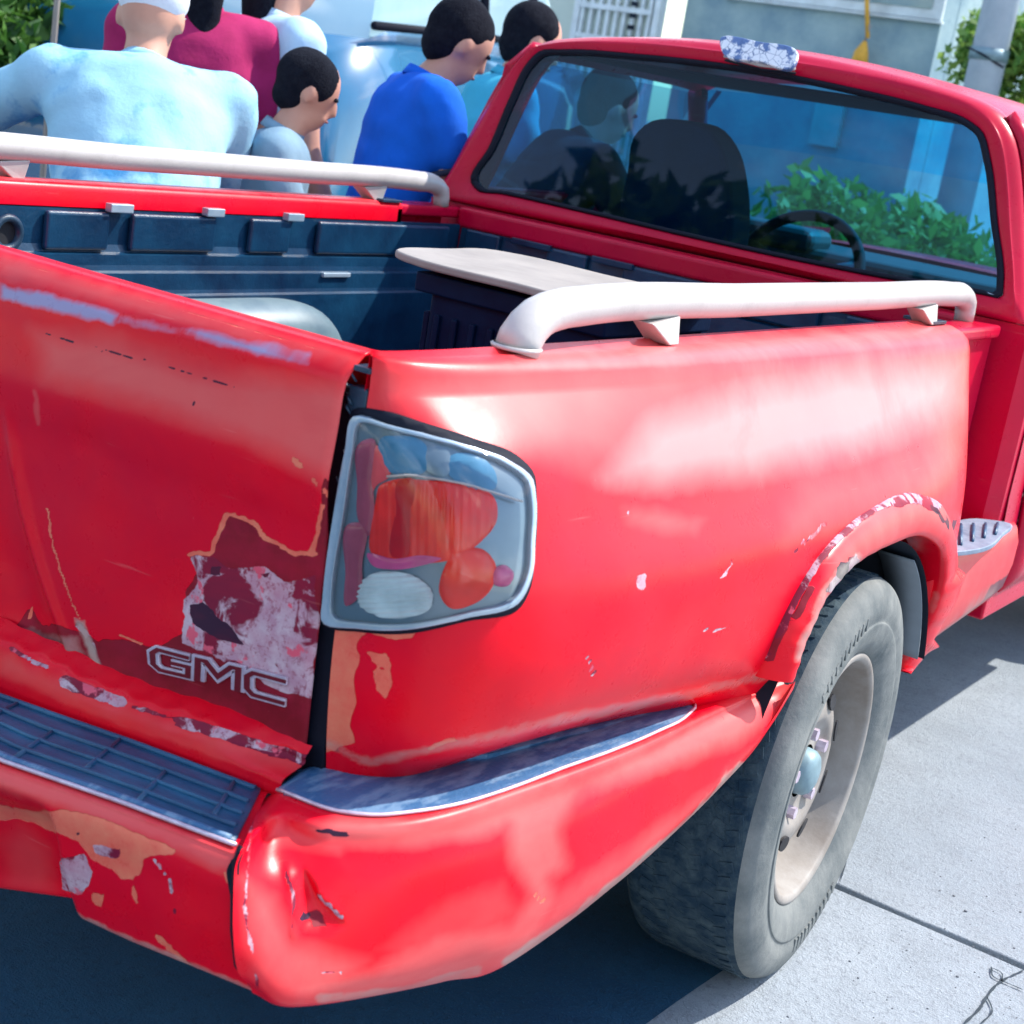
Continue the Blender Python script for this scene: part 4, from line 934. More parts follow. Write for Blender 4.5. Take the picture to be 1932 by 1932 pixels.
# cab interior
boxo('cab_floor', (-.74, 1.95, .42), (.74, 3.3, .46), M['dash'], truck, .004)
boxo('dashboard', (-.72, 2.86, .72), (.72, 3.26, 1.035), M['dash'], truck, .03)
boxo('headlining', (-.55, 2.02, 1.425), (.55, 2.86, 1.43), M['seat'], truck, .0)
boxo('rear_trim', (-.72, 1.935, .46), (.72, 1.955, 1.045), M['seat'], truck, .004)
def seat(cx, head):
    s0 = empty('seat', (cx, 2.3, .5)); s0.parent = truck
    if head:
        hb = [(1235,470),(1212,395),(1225,330),(1238,262),(1262,238),(1320,232),(1370,245),(1400,285),(1416,350),(1420,420),(1410,500)]
        pts = [on(x, y, 1, 2.20) for x, y in hb]; pts = [pts[0]+[-.02, .0, -.22]]+pts+[pts[-1]+[.04, 0, -.22]]
        pc_ = curve(pts, 60); o = mesh('backrest', [p-[cx, 2.3, .5] for p in pc_], [tuple(range(60))], M['seat'], s0, smooth=False, solid=.12, bevel=.03)
    else:
        o = boxo('backrest', (-.26, -.16, .12), (.26, -.04, .50), M['seat'], s0, .04)
    boxo('seat_cushion', (-.27, -.1, .02), (.27, .40, .18), M['seat'], s0, .04)
seat(-.30, True); seat(.36, False)
sw = empty('steering_wheel', (0, 0, 0)); sw.parent = truck
sc_ = on(1512, 462, 1, 2.72); ax_ = Vector((0, -.88, .47)).normalized(); q_ = ax_.to_track_quat('Z', 'Y').to_matrix()
pth = [np.array(q_ @ Vector((.175*math.cos(t), .175*math.sin(t), 0)))+sc_-[0, 0, .075] for t in np.linspace(0, 2*math.pi, 50)]
mesh('wheel_rim', *tube(pth, .0155, 10, False), M['gap'], sw)
for t in (.35, math.pi-.35, -math.pi/2): tubeo('spoke', [sc_-[0, 0, .075]+np.array(q_ @ Vector((.03*math.cos(t), .03*math.sin(t), -.02))), sc_-[0, 0, .075]+np.array(q_ @ Vector((.172*math.cos(t), .172*math.sin(t), 0)))], .013, M['chrome'] if t == .35 else M['seat'], sw, 8)
V, F = lathe([(0, .0001), (0, .05), (-.03, .055)], (0, 0, 0), 'z', 20); mesh('horn_boss', [np.array(q_ @ Vector(v))+sc_-[0, 0, .075] for v in V], F, M['seat'], sw)
tubeo('steering_column', [sc_-[0, 0, .075]-np.array(ax_)*.02, sc_-[0, 0, .075]-np.array(ax_)*.25], .03, M['seat'], sw, 12)
bm_ = on(1640, 470, 1, 2.9)
boxo('binnacle', (-.55, 2.83, 1.02), (-.14, 3.0, 1.085), M['dash'], truck, .03)
# ---- tool box lying in the bed under the near rail
tb = empty('tool_box', (.30, .99, .612), 'dark ribbed tool box with pale dusty lid in the truck bed', 'tool box')
M['tbox'] = simple('tool_box_plastic', (.0005, .006, .03), .6, spec=.15, scale=10, col2=(.001, .014, .05), bmp=.0006)
boxo('case', (-.235, -.145, 0), (.11, .20, .375), M['tbox'], tb, .012)
L0 = [(-.345, .19), (-.352, .03), (-.350, -.09), (-.335, -.125), (-.25, -.175), (-.05, -.180), (.10, -.178), (.125, -.15), (.13, .17), (.11, .2), (-.1, .205), (-.31, .208)]
lc = curve([(x, y, .418) for x, y in L0], 60, True); lo_ = mesh('lid', lc, [tuple(range(60))], M['cream'], tb, smooth=False, solid=.014, bevel=.004)
boxo('lid_rim', (-.26, -.158, .362), (.12, .20, .395), M['tbox'], tb, .004)
for i in range(9): boxo('case_rib', (-.215+i*.037, -.153, .02), (-.203+i*.037, -.144, .33), M['tbox'], tb, .003)
for i in range(8): boxo('case_rib', (-.246, -.14+i*.042, .02), (-.234, -.128+i*.042, .33), M['tbox'], tb, .003)

# ================================================================== SETTING
def conc(name, base, dark, slab=True, k3=.75):
    m, nt, b = newmat(name)
    tc = N(nt, 'ShaderNodeTexCoord'); 
    def nz(sc, d=6, r=.65, dist=0):
        n = N(nt, 'ShaderNodeTexNoise'); n.inputs['Scale'].default_value = sc; n.inputs['Detail'].default_value = d; n.inputs['Roughness'].default_value = r; n.inputs['Distortion'].default_value = dist
        gm = N(nt, 'ShaderNodeNewGeometry'); nt.links.new(gm.outputs['Position'], n.inputs['Vector']); return n.outputs['Fac']
    a_ = nz(1.4); b2 = nz(9); c3 = nz(70, 5, .75); d4 = nz(220, 3, .7)
    c = mixc(nt, ramp(nt, a_, .35, .7), base, dark)
    c = mixc(nt, math_(nt, 'MULTIPLY', ramp(nt, b2, .45, .68), .6), c, tuple(v*.72 for v in base))
    c = mixc(nt, math_(nt, 'MULTIPLY', ramp(nt, c3, .53, .66), .75), c, tuple(v*.55 for v in base))
    c = mixc(nt, math_(nt, 'MULTIPLY', ramp(nt, d4, .58, .70), .6), c, tuple(min(1, v*1.5) for v in base))
    nt.links.new(c, b.inputs['Base Color']); b.inputs['Roughness'].default_value = .88; b.inputs['Specular IOR Level'].default_value = .25
    h = math_(nt, 'ADD', math_(nt, 'MULTIPLY', c3, .7), math_(nt, 'MULTIPLY', d4, .5)); bump(nt, b, h, .007, 1.)
    return m
M['conc'] = conc('worn_concrete', (.36, .395, .435), (.26, .30, .34)); M['earth'] = conc('roadside_ground', (.30, .30, .28), (.20, .22, .19))
gr = mesh('ground', [(-400, -400, -.02), (400, -400, -.02), (400, 400, -.02), (-400, 400, -.02)], [(0, 1, 2, 3)], M['earth'], smooth=False); gr['kind'] = 'structure'
road = empty('concrete_road'); road['kind'] = 'structure'
JX, JY = 3.1, 1.372; SL = 3.6
for i in range(-3, 3):
    for j in range(-3, 3):
        x0, y0 = JX-SL+i*SL, JY+j*SL
        nx = 20 if (i in (0, -1) and j in (-1, 0)) else 2
        def edge(t, ax): return .004*math.sin(t*9+ax)+.003*math.sin(t*31+ax*2)
        xs = np.linspace(x0+.006, x0+SL-.006, nx+1); bm = bmesh.new()
        lo = [(x, y0+.007+abs(edge(x, 1))) for x in xs]; hi = [(x, y0+SL-.007-abs(edge(x, 2))) for x in xs[::-1]]
        loop = lo+hi; tv = [bm.verts.new((x, y, 0)) for x, y in loop]; bv = [bm.verts.new((x, y, -.03)) for x, y in loop]
        bm.faces.new(tv); n = len(tv)
        for k in range(n): bm.faces.new((tv[k], bv[k], bv[(k+1) % n], tv[(k+1) % n]))
        bmobj('concrete_slab', bm, M['conc'], road, bevel=.004 if nx == 20 else 0)
M['ground_shade'] = conc('shaded_concrete', (.018, .095, .18), (.006, .040, .10))
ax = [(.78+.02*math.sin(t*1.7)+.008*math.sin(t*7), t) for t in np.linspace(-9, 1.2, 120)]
shd = mesh('shade_strip', [(x, y, .004) for x, y in ax]+[(-3.4, y, .004) for x, y in ax], [(i, i+1, 121+i, 120+i) for i in range(119)], M['ground_shade'], smooth=False); shd['kind'] = 'structure'  # dark sheet painting the truck's shade onto the concrete
# cracks in the slab at the lower right of the view: narrow dark ribbons of broken joint filler
def ribbon(name, pts, w, mat, parent):
    p = [onp(x, y, (0, 0, .0035), (0, 0, 1)) for x, y in pts]; p = curve(p, 4*len(p)); V = []; F = []
    for i, q in enumerate(p):
        d = p[min(i+1, len(p)-1)]-p[max(i-1, 0)]; nn = np.array([-d[1], d[0], 0]); nn /= np.linalg.norm(nn)+1e-9; k = w*(.5+.8*abs(math.sin(i*2.3)))*(1 if 0 < i < len(p)-1 else .2)
        V += [q+nn*k, q-nn*k]
    F = [(2*i, 2*i+1, 2*i+3, 2*i+2) for i in range(len(p)-1)]
    return mesh(name, V, F, mat, parent, smooth=False)
M['crack'] = simple('crack_dirt', (.06, .075, .09), .95, spec=.1, scale=60)
cr = []
for pts, w in (([(1818,1932),(1850,1900),(1862,1880),(1890,1850),(1905,1842)], .0022), ([(1870,1823),(1878,1845),(1890,1850),(1932,1868)], .0016), ([(1905,1842),(1932,1830)], .0014), ([(1862,1880),(1872,1905),(1850,1932)], .0014), ([(1890,1850),(1888,1834),(1872,1826)], .0012),
               ([(1585,1665),(1600,1610),(1622,1520),(1640,1440)], .0013)):
    o = ribbon('crack', pts, w, M['crack'], road)
# small stones and grit
bm = bmesh.new()
for k in range(420):
    px_, py_ = RNG.uniform(1350, 1990), RNG.uniform(1150, 1990); p = onp(px_, py_, (0, 0, 0), (0, 0, 1))
    if p[0] < .93: continue
    r_ = .0012+.0028*RNG.random()**4
    bmesh.ops.create_icosphere(bm, subdivisions=1, radius=r_, matrix=Matrix.Translation((p[0], p[1], r_*.3)) @ Matrix.Diagonal((1, RNG.uniform(.6, 1.4), .6, 1)))
g_ = bmobj('grit', bm, simple('grit_stone', (.22, .23, .25), .9, scale=50, col2=(.10, .11, .13))); tag(g_, 'fine grit scattered over the concrete road', 'grit', kind='stuff')
# ---- foliage
def leafmat(name, c1, c2):
    m, nt, b = newmat(name); oi = N(nt, 'ShaderNodeNewGeometry')
    rp_ = N(nt, 'ShaderNodeValToRGB'); rp_.color_ramp.elements[0].color = c1+(1,); rp_.color_ramp.elements[1].color = c2+(1,)
    nt.links.new(oi.outputs['Random Per Island'], rp_.inputs[0]); nt.links.new(rp_.outputs[0], b.inputs['Base Color'])
    b.inputs['Roughness'].default_value = .55; b.inputs['Transmission Weight'].default_value = 0
    tl = N(nt, 'ShaderNodeBsdfTranslucent'); nt.links.new(rp_.outputs[0], tl.inputs[0]); mx = N(nt, 'ShaderNodeMixShader'); mx.inputs[0].default_value = .35
    nt.links.new(b.outputs[0], mx.inputs[1]); nt.links.new(tl.outputs[0], mx.inputs[2]); nt.links.new(mx.outputs[0], nt.nodes['Material Output'].inputs[0]); return m
M['leaf'] = leafmat('green_leaves', (.02, .09, .02), (.11, .26, .04)); M['leaf2'] = leafmat('bright_leaves', (.06, .20, .03), (.28, .42, .09)); M['bark'] = simple('bark', (.12, .09, .07), .9, scale=8, bmp=.01, bscale=20)
def crown(name, blobs, n, ls, mat, parent, seed=0):
    rg = np.random.default_rng(seed); V = []; F = []
    w_ = np.array([b[3]**2 for b in blobs]); w_ = w_/w_.sum()
    for k in range(n):
        b = blobs[rg.choice(len(blobs), p=w_)]; d = rg.normal(size=3); d /= np.linalg.norm(d); r_ = b[3]*(rg.random()**.35)*(1+.18*math.sin(7*d[0]+3*d[2]+b[0]*5))
        c = np.array(b[:3])+d*r_*np.array([1, 1, .85]); u = rg.normal(size=3); u /= np.linalg.norm(u); v_ = np.cross(u, rg.normal(size=3)); v_ /= np.linalg.norm(v_); s_ = ls*rg.uniform(.6, 1.5)
        i = len(V); V += [c-u*s_, c+v_*s_*.45, c+u*s_, c-v_*s_*.45]; F.append((i, i+1, i+2, i+3))
    return mesh(name, V, F, mat, parent, smooth=False)
def tree(loc, h, r, label, seed, mat='leaf', n=5000, ls=.07, group=None, cat='tree', low=False):
    t = empty('tree' if cat == 'tree' else 'bush', loc, label, cat, group); rg = np.random.default_rng(seed)
    if low: bl_ = [(rg.uniform(-r, r), rg.uniform(-r, r)*.6, rg.uniform(.15, .8)*h, r*rg.uniform(.3, .5)) for _ in range(12)]
    else: bl_ = [(rg.normal()*r*.5, rg.normal()*r*.5, h*rg.uniform(.42, .95), r*rg.uniform(.3, .55)) for _ in range(14)]
    crown('crown', bl_, n, ls, M[mat], t, seed)
    bm = bmesh.new(); V, F = tube([(0, 0, -.03), (.03, 0, h*.25), (-.04, .03, h*.55), (0, 0, h*.8)], [r*.09+.03, r*.06+.02, r*.045, .015], 10); mesh('trunk', V, F, M['bark'], t)
    for k in range(5):
        b = bl_[k]; V, F = tube([(-.02, .01, h*(.2+.08*k)), ((b[0])*.5, b[1]*.5, (h*(.25+.08*k)+b[2])/2), b[:3]], [r*.04, r*.025, .008], 7); mesh('limb', V, F, M['bark'], t)
    return t
p = far(-110, 120, 6.6); tree((p[0], p[1], -.01), 2.35, .50, 'dense dark green tree at the far left behind the slim pale pole', 11, 'leaf', 22000, .042)
p = far(-420, 60, 6.3); tree((p[0]-.4, p[1], -.01), 3.0, .6, 'dark green tree leaning in at the left edge, nearest the truck tail', 12, 'leaf', 5000, .06)
p = far(150, -60, 6.8); tree((p[0], p[1], -.01), 2.6, .30, 'green tree showing above the shoulders of the man in the pale blue shirt', 13, 'leaf', 5000, .07)
# slim pale pole
p = far(98, 120, 5.6); pl = empty('slim_pole', (p[0], p[1], -.01), 'slim pale pole standing before the dark tree at the left', 'pole')
tubeo('pole_shaft', [(0, 0, 0), (0, 0, 3.2)], .010, M['cream'], pl, 12); V, F = lathe([(0, .0001), (0, .05), (.02, .05), (.03, .012)], (0, 0, 0), 'z', 16); mesh('pole_foot', V, F, M['under'], pl)
# ---- house beyond the bonnet : plane roughly facing the camera
M['wall'] = simple('pale_blue_render', (.36, .47, .48), .9, spec=.2, scale=2.6, col2=(.16, .26, .33), bmp=.006, bscale=22, thr=(.35, .72))
M['wall2'] = simple('cream_render', (.62, .66, .58), .9, spec=.2, scale=2, col2=(.5, .58, .52)); M['frame'] = simple('white_frame', (.72, .78, .80), .5, scale=8); M['pane'] = simple('window_pane', (.20, .32, .38), .15, scale=2, col2=(.35, .42, .40))
HY = 8.4
hs = empty('house', (0, HY, 0), 'pale blue rendered house with white framed window, standing beyond the cab roof', 'house')
def hx(px_, py_=100): q = on(px_, py_, 1, HY); return q[0], q[2]
def hbox(name, a_, b_, y0, y1, mat, bev=.006, parent=hs):
    (x0, z0), (x1, z1) = a_, b_; return boxo(name, (min(x0, x1), y0, min(z0, z1)), (max(x0, x1), y1, max(z0, z1)), mat, parent, bev)
xl, _ = hx(1285, 60); xr, _ = hx(1772, 60); xg0, _ = hx(1112, 30); xg1, _ = hx(1272, 30); xf, _ = hx(1050, 30)
print('house', xl, xr, xg0, xg1, hx(1285, 0), hx(1772, 180))
hbox('wall', (xl, -.02), (xr-.0, 3.4), 0, .25, M['wall'])
hbox('roof', (xl-.3, 3.4), (xr+.2, 3.55), -.4, 3.0, M['wall2'])
hbox('side_wall', (xr-.25, -.02), (xr, 3.38), .256, 3.0, M['wall'])
# window whose lower edge shows at the top of the view
a0 = hx(1290, -2); a1 = hx(1640, 22); a2 = hx(1778, 34)
wf = hbox('window_frame', (hx(1380, 5)[0], hx(1640, 24)[1]-.0), (hx(1786, 5)[0], hx(1640, 24)[1]+1.1), -.03, -.002, M['frame'])
wf.parent = hs
for q in range(3):
    xa = hx(1380, 5)[0]+.05; xb_ = hx(1786, 5)[0]-.05; w3 = (xb_-xa)/3
    o = boxo('pane', (xa+q*w3+.02, -.040, hx(1640, 24)[1]+.06), (xa+(q+1)*w3-.02, -.031, hx(1640, 24)[1]+1.0), M['pane'], wf, .002)
hbox('window_sill', (hx(1370, 5)[0], hx(1640, 24)[1]-.02), (hx(1790, 5)[0], hx(1640, 24)[1]-.004), -.045, -.002, M['frame'])
pa_ = hx(1530, 272); pb_ = hx(1600, 196); hbox('cloud_stand_in', pa_, pb_, -.06, -.002, M['white'], .004)  # added white board standing in for the cloud mirrored in the window
hbox('wall_plinth', (xl, -.02), (xr+.02, .32), -.05, -.002, M['wall2'])
# yellow strap hanging on the house wall
st0 = hx(1648, 0); st1 = hx(1636, 112)
yl = empty('hanging_strap', (0, 0, 0), 'yellow strap with a tassel end hanging down the pale blue house wall', 'strap')
M['yellow'] = simple('yellow_cord', (.80, .42, .05), .7, scale=30)
tubeo('cord', [(st0[0], HY-.11, st0[1]+.4), (st0[0], HY-.11, st0[1]), (st1[0]+.02, HY-.11, st1[1]+.12)], .014, M['yellow'], yl, 10)
tubeo('dark_cord', [(st1[0]+.02, HY-.11, hx(1642, 50)[1]), (st1[0]+.005, HY-.11, st1[1]+.08)], .010, M['rim'], yl, 8)
V, F = tube([(st1[0]+.01, HY-.11, st1[1]+.10), (st1[0], HY-.11, st1[1]+.03), (st1[0], HY-.11, st1[1]-.04)], [.012, .045, .055], 12); mesh('tassel', V, F, M['yellow'], yl)
# dark stains read as old lettering / damp patch on wall
# white gate with pickets
gt = empty('white_gate', (0, HY-.3, 0), 'white barred metal gate between the cream wall and the pale blue house', 'gate')
for x0, x1 in ((1113, 1124), (1262, 1273)):
    hbox('gate_post', (hx(x0)[0], -.02), (hx(x1)[0], 2.6), 0, .09, M['frame'], .006, gt)
hbox('gate_panel', (hx(1126)[0], .1), (hx(1260)[0], 2.3), .04, .06, M['pane'], .003, gt).data.materials[0] = M['wall2']
for i in range(9):
    x_ = hx(1130+i*15.6)[0]; boxo('gate_bar', (x_-.012, .0, .1), (x_+.012, .03, 2.5), M['frame'], gt, .003)
for z in (.25, 1.0, 1.75, 1.95, 2.3): boxo('gate_rail', (hx(1126)[0], -.012, z), (hx(1260)[0], -.001, z+.035), M['frame'], gt, .002)
for k in range(6): boxo('hinge_slat', (hx(1222)[0], -.03, 1.62+.075*k), (hx(1234)[0], -.014, 1.65+.075*k), M['under'], gt, .002)
cw = empty('cream_wall', (0, HY-.1, 0), 'cream rendered wall left of the white barred gate', 'wall')
hbox('wall_body', (hx(700, 30)[0], -.02), (hx(1111)[0], 2.5), 0, .2, M['wall2'], .006, cw); hbox('wall_coping', (hx(695, 30)[0], 2.503), (hx(1111)[0], 2.56), -.03, .23, M['frame'], .006, cw)
# utility pole
b0 = on(1868, 95, 1, 7.4); up_ = empty('utility_pole', (b0[0], 7.4, -.01), 'pale concrete utility pole with dark band beyond the right end of the cab roof', 'utility pole')
M['polec'] = simple('pole_concrete', (.42, .48, .55), .85, scale=5, col2=(.30, .36, .44), bmp=.003)
rpx = 30*np.linalg.norm(b0-CP)/FPX
V, F = tube([(0, 0, 0), (0, 0, 3), (0, 0, 8)], [rpx*1.12, rpx, rpx*.75], 24); mesh('pole_shaft', V, F, M['polec'], up_)
zb_ = on(1855, 98, 1, 7.4)[2]; V, F = tube([(0, 0, zb_-.035), (0, 0, zb_+.03)], [rpx*1.13]*2, 24); mesh('metal_band', V, F, M['hub'], up_)
tubeo('loose_wire', [(-rpx*1.1, -.06, zb_+.02), (0, -rpx*1.25, zb_-.01), (rpx*1.2, -.05, zb_-.06)], .006, M['gap'], up_, 6)
p = far(2110, 120, 9.5); tree((p[0], p[1], -.01), 2.6, .62, 'bright sunlit green bush at the right edge beyond the utility pole', 21, 'leaf2', 9000, .035, cat='bush', low=True)
p = far(1805, 60, 13.5); tree((p[0], p[1], -.01), 3.2, .7, 'yellow green bush in the gap between the house corner and utility pole', 22, 'leaf2', 6000, .035, cat='bush', low=True)
p = far(1540, 380, 7.9); tree((p[0]-.1, p[1], -.01), 1.26, .7, 'low green hedge bush seen through the cab windows, left of its twin', 23, 'leaf2', 6000, .04, cat='bush', low=True, group='hedge bushes beyond the bonnet')
p = far(1780, 400, 7.9); tree((p[0]-.0, p[1], -.01), 1.20, .7, 'low green hedge bush seen through the cab windows, nearer the pole', 24, 'leaf2', 6000, .04, cat='bush', low=True, group='hedge bushes beyond the bonnet')

# ---- parked van-like car behind the people
def car(loc, rz):
    c = empty('parked_car', loc, 'dark blue parked car with windows coloured pale like reflected sky, behind the group of people', 'car', rz=rz)
    body = simple('blue_car_paint', (.01, .11, .24), .25, spec=.6, scale=2, col2=(.012, .16, .32), coat=.8)
    prf = [(-2.2,.35),(-2.25,.6),(-2.2,.95),(-1.6,1.05),(1.0,1.12),(2.0,1.0),(2.2,.8),(2.2,.35)]
    W2 = .85
    def side(xs, sh=1.0): return [(x, z) for x, z in xs]
    secs = []
    for y, k in ((-W2, .0), (-W2*1.0, .25), (-W2*.93, 1), (-.4, 1.02), (.4, 1.02), (W2*.93, 1), (W2, .25), (W2, 0)):
        secs.append([(x, y, .35+(z-.35)*(1 if k > .9 else (.75 if k > .1 else .0))) for x, z in prf])
    c.scale = (1.12, 1.15, 1.42)
    grid('body', secs, body, c)
    gp_ = [(-1.9,1.0),(-1.55,1.50),(-1.2,1.58),(.2,1.60),(.5,1.54),(1.15,1.12)]
    secs = [[(x*(1-.0), y*(1-.16*max(0, (z-1)/.6)), z-(.04 if abs(y) > .6 else 0)) for x, z in gp_] for y in (-.80, -.55, 0, .55, .80)]
    gl_ = simple('car_glass_sky', (.45, .62, .70), .08, spec=.8, scale=1.2, col2=(.3, .5, .62), coat=1)  # reflected sky put into the glass as a pale base colour
    grid('cabin_glass', secs, gl_, c); 
    for s_ in (-1, 1): mesh('side_glass', [(x, s_*.80*(1-.16*max(0, (z-1)/.6)), z-.04) for x, z in gp_], [tuple(range(6))], gl_, c, smooth=False)
    for s_ in (-1, 1):
        tubeo('window_seam', [(-1.95, s_*.83, 1.04), (-.6, s_*.835, 1.09), (1.15, s_*.83, 1.12)], .012, M['gap'], c, 8)
        for x in (-.45, .45): tubeo('window_pillar', [(x, s_*.79, 1.08), (x*.9, s_*.70, 1.53)], .02, M['gap'], c, 8)
        for x in (-1.4, 1.45):
            V, F = tube([(x, s_*.70, .33), (x, s_*.90, .33)], .33, 28); mesh('wheel', V, F, M['tread'], c)
            V, F = tube([(x, s_*.895, .33), (x, s_*.908, .33)], .19, 20); mesh('wheel_trim', V, F, M['chrome'], c)
    return c
p = far(640, 120, 8.6); car((p[0], p[1], 0), math.radians(32+78))
# things the glossy paint and glass mirror: the street behind the photographer
hx2 = [(-14, -10, 5.5, 2.2), (-9, -15, 6.2, 2.6), (-4, -17, 5.2, 2.3), (2, -16, 5.6, 2.4), (8, -12, 5.0, 2.1)]
for k, (x, y, h_, r_) in enumerate(hx2):
    tree((x, y, -.01), h_*1.0, r_*1.1, ['round street tree behind the viewer, at the left end of the row', 'tallest street tree across the street behind the viewer', 'street tree behind the viewer, third along the row', 'street tree behind the viewer, fourth along the row', 'lowest street tree behind the viewer, at the right end of the row'][k], 40+k, 'leaf', 3500, .26, group='street trees behind the viewer')
# ---- people
SKIN = simple('skin', (.58, .30, .21), .55, scale=9, col2=(.50, .24, .17)); HAIR = simple('black_hair', (.005, .006, .012), .9, spec=.1, scale=60, col2=(.012, .014, .022), bmp=.004, bscale=160)
M['jeans'] = simple('denim', (.03, .05, .10), .85, scale=30)
def capsule(bm, a_, b_, ra, rb, seg=14):
    a_, b_ = np.array(a_, float), np.array(b_, float); d = b_-a_; L = np.linalg.norm(d)
    pts = []; rad = []
    for t in np.linspace(-math.pi/2, 0, 5): pts.append(a_+d/L*ra*math.sin(t)); rad.append(max(ra*math.cos(t), .002))
    for t in (.33, .66): pts.append(a_+d*t); rad.append(ra+(rb-ra)*t)
    for t in np.linspace(0, math.pi/2, 5): pts.append(b_+d/L*rb*math.sin(t)); rad.append(max(rb*math.cos(t), .002))
    V, F = tube(pts, np.array(rad), seg); vs = [bm.verts.new(v) for v in V]
    for f in F: bm.faces.new([vs[i] for i in f])
def ellip(bm, c, r_, rot=None):
    m_ = Matrix.Translation(c) @ (rot.to_4x4() if rot else Matrix()) @ Matrix.Diagonal((*r_, 1)); bmesh.ops.create_uvsphere(bm, u_segments=20, v_segments=14, radius=1, matrix=m_)
def fused(name, bm, mat, parent, vox=.012, smooth=6, folds=0):
    o = bmobj(name, bm, mat, parent, True); r_ = o.modifiers.new('fuse', 'REMESH'); r_.mode = 'VOXEL'; r_.voxel_size = vox; r_.use_smooth_shade = True
    s_ = o.modifiers.new('sm', 'SMOOTH'); s_.iterations = smooth; s_.factor = .6
    if folds:
        tx = bpy.data.textures.new('folds', 'CLOUDS'); tx.noise_scale = .10; tx.noise_depth = 1
        d = o.modifiers.new('folds', 'DISPLACE'); d.texture = tx; d.strength = folds; d.mid_level = .5; d.texture_coords = 'LOCAL'
    return o
def person(headpx, rz, label, shirt, **kw):
    """stand a figure so that its head is where the surveyed head is; its feet are on the ground"""
    tgt = far(*headpx); lean, ht = kw.get('lean', 0), kw.get('headtilt', 0); kw.pop('H', None)
    R_ = np.array(Matrix.Rotation(-lean, 3, 'X')); hR = np.array(Matrix.Rotation(kw.get('head_turn', 0), 3, 'Z') @ Matrix.Rotation(-(lean*.45+ht), 3, 'X'))
    h1 = np.array([0, 0, .92])+R_ @ np.array([0, 0, .50])+hR @ np.array([0, .015, .145])
    k = tgt[2]/h1[2]; c, s_ = math.cos(rz), math.sin(rz); hx_, hy_ = h1[0]*k, h1[1]*k
    print('person', label[:30], 'height', round(1.7*k, 2))
    return person_at((tgt[0]-(c*hx_-s_*hy_), tgt[1]-(s_*hx_+c*hy_), 0), rz, label, shirt, H=1.7*k, **kw)
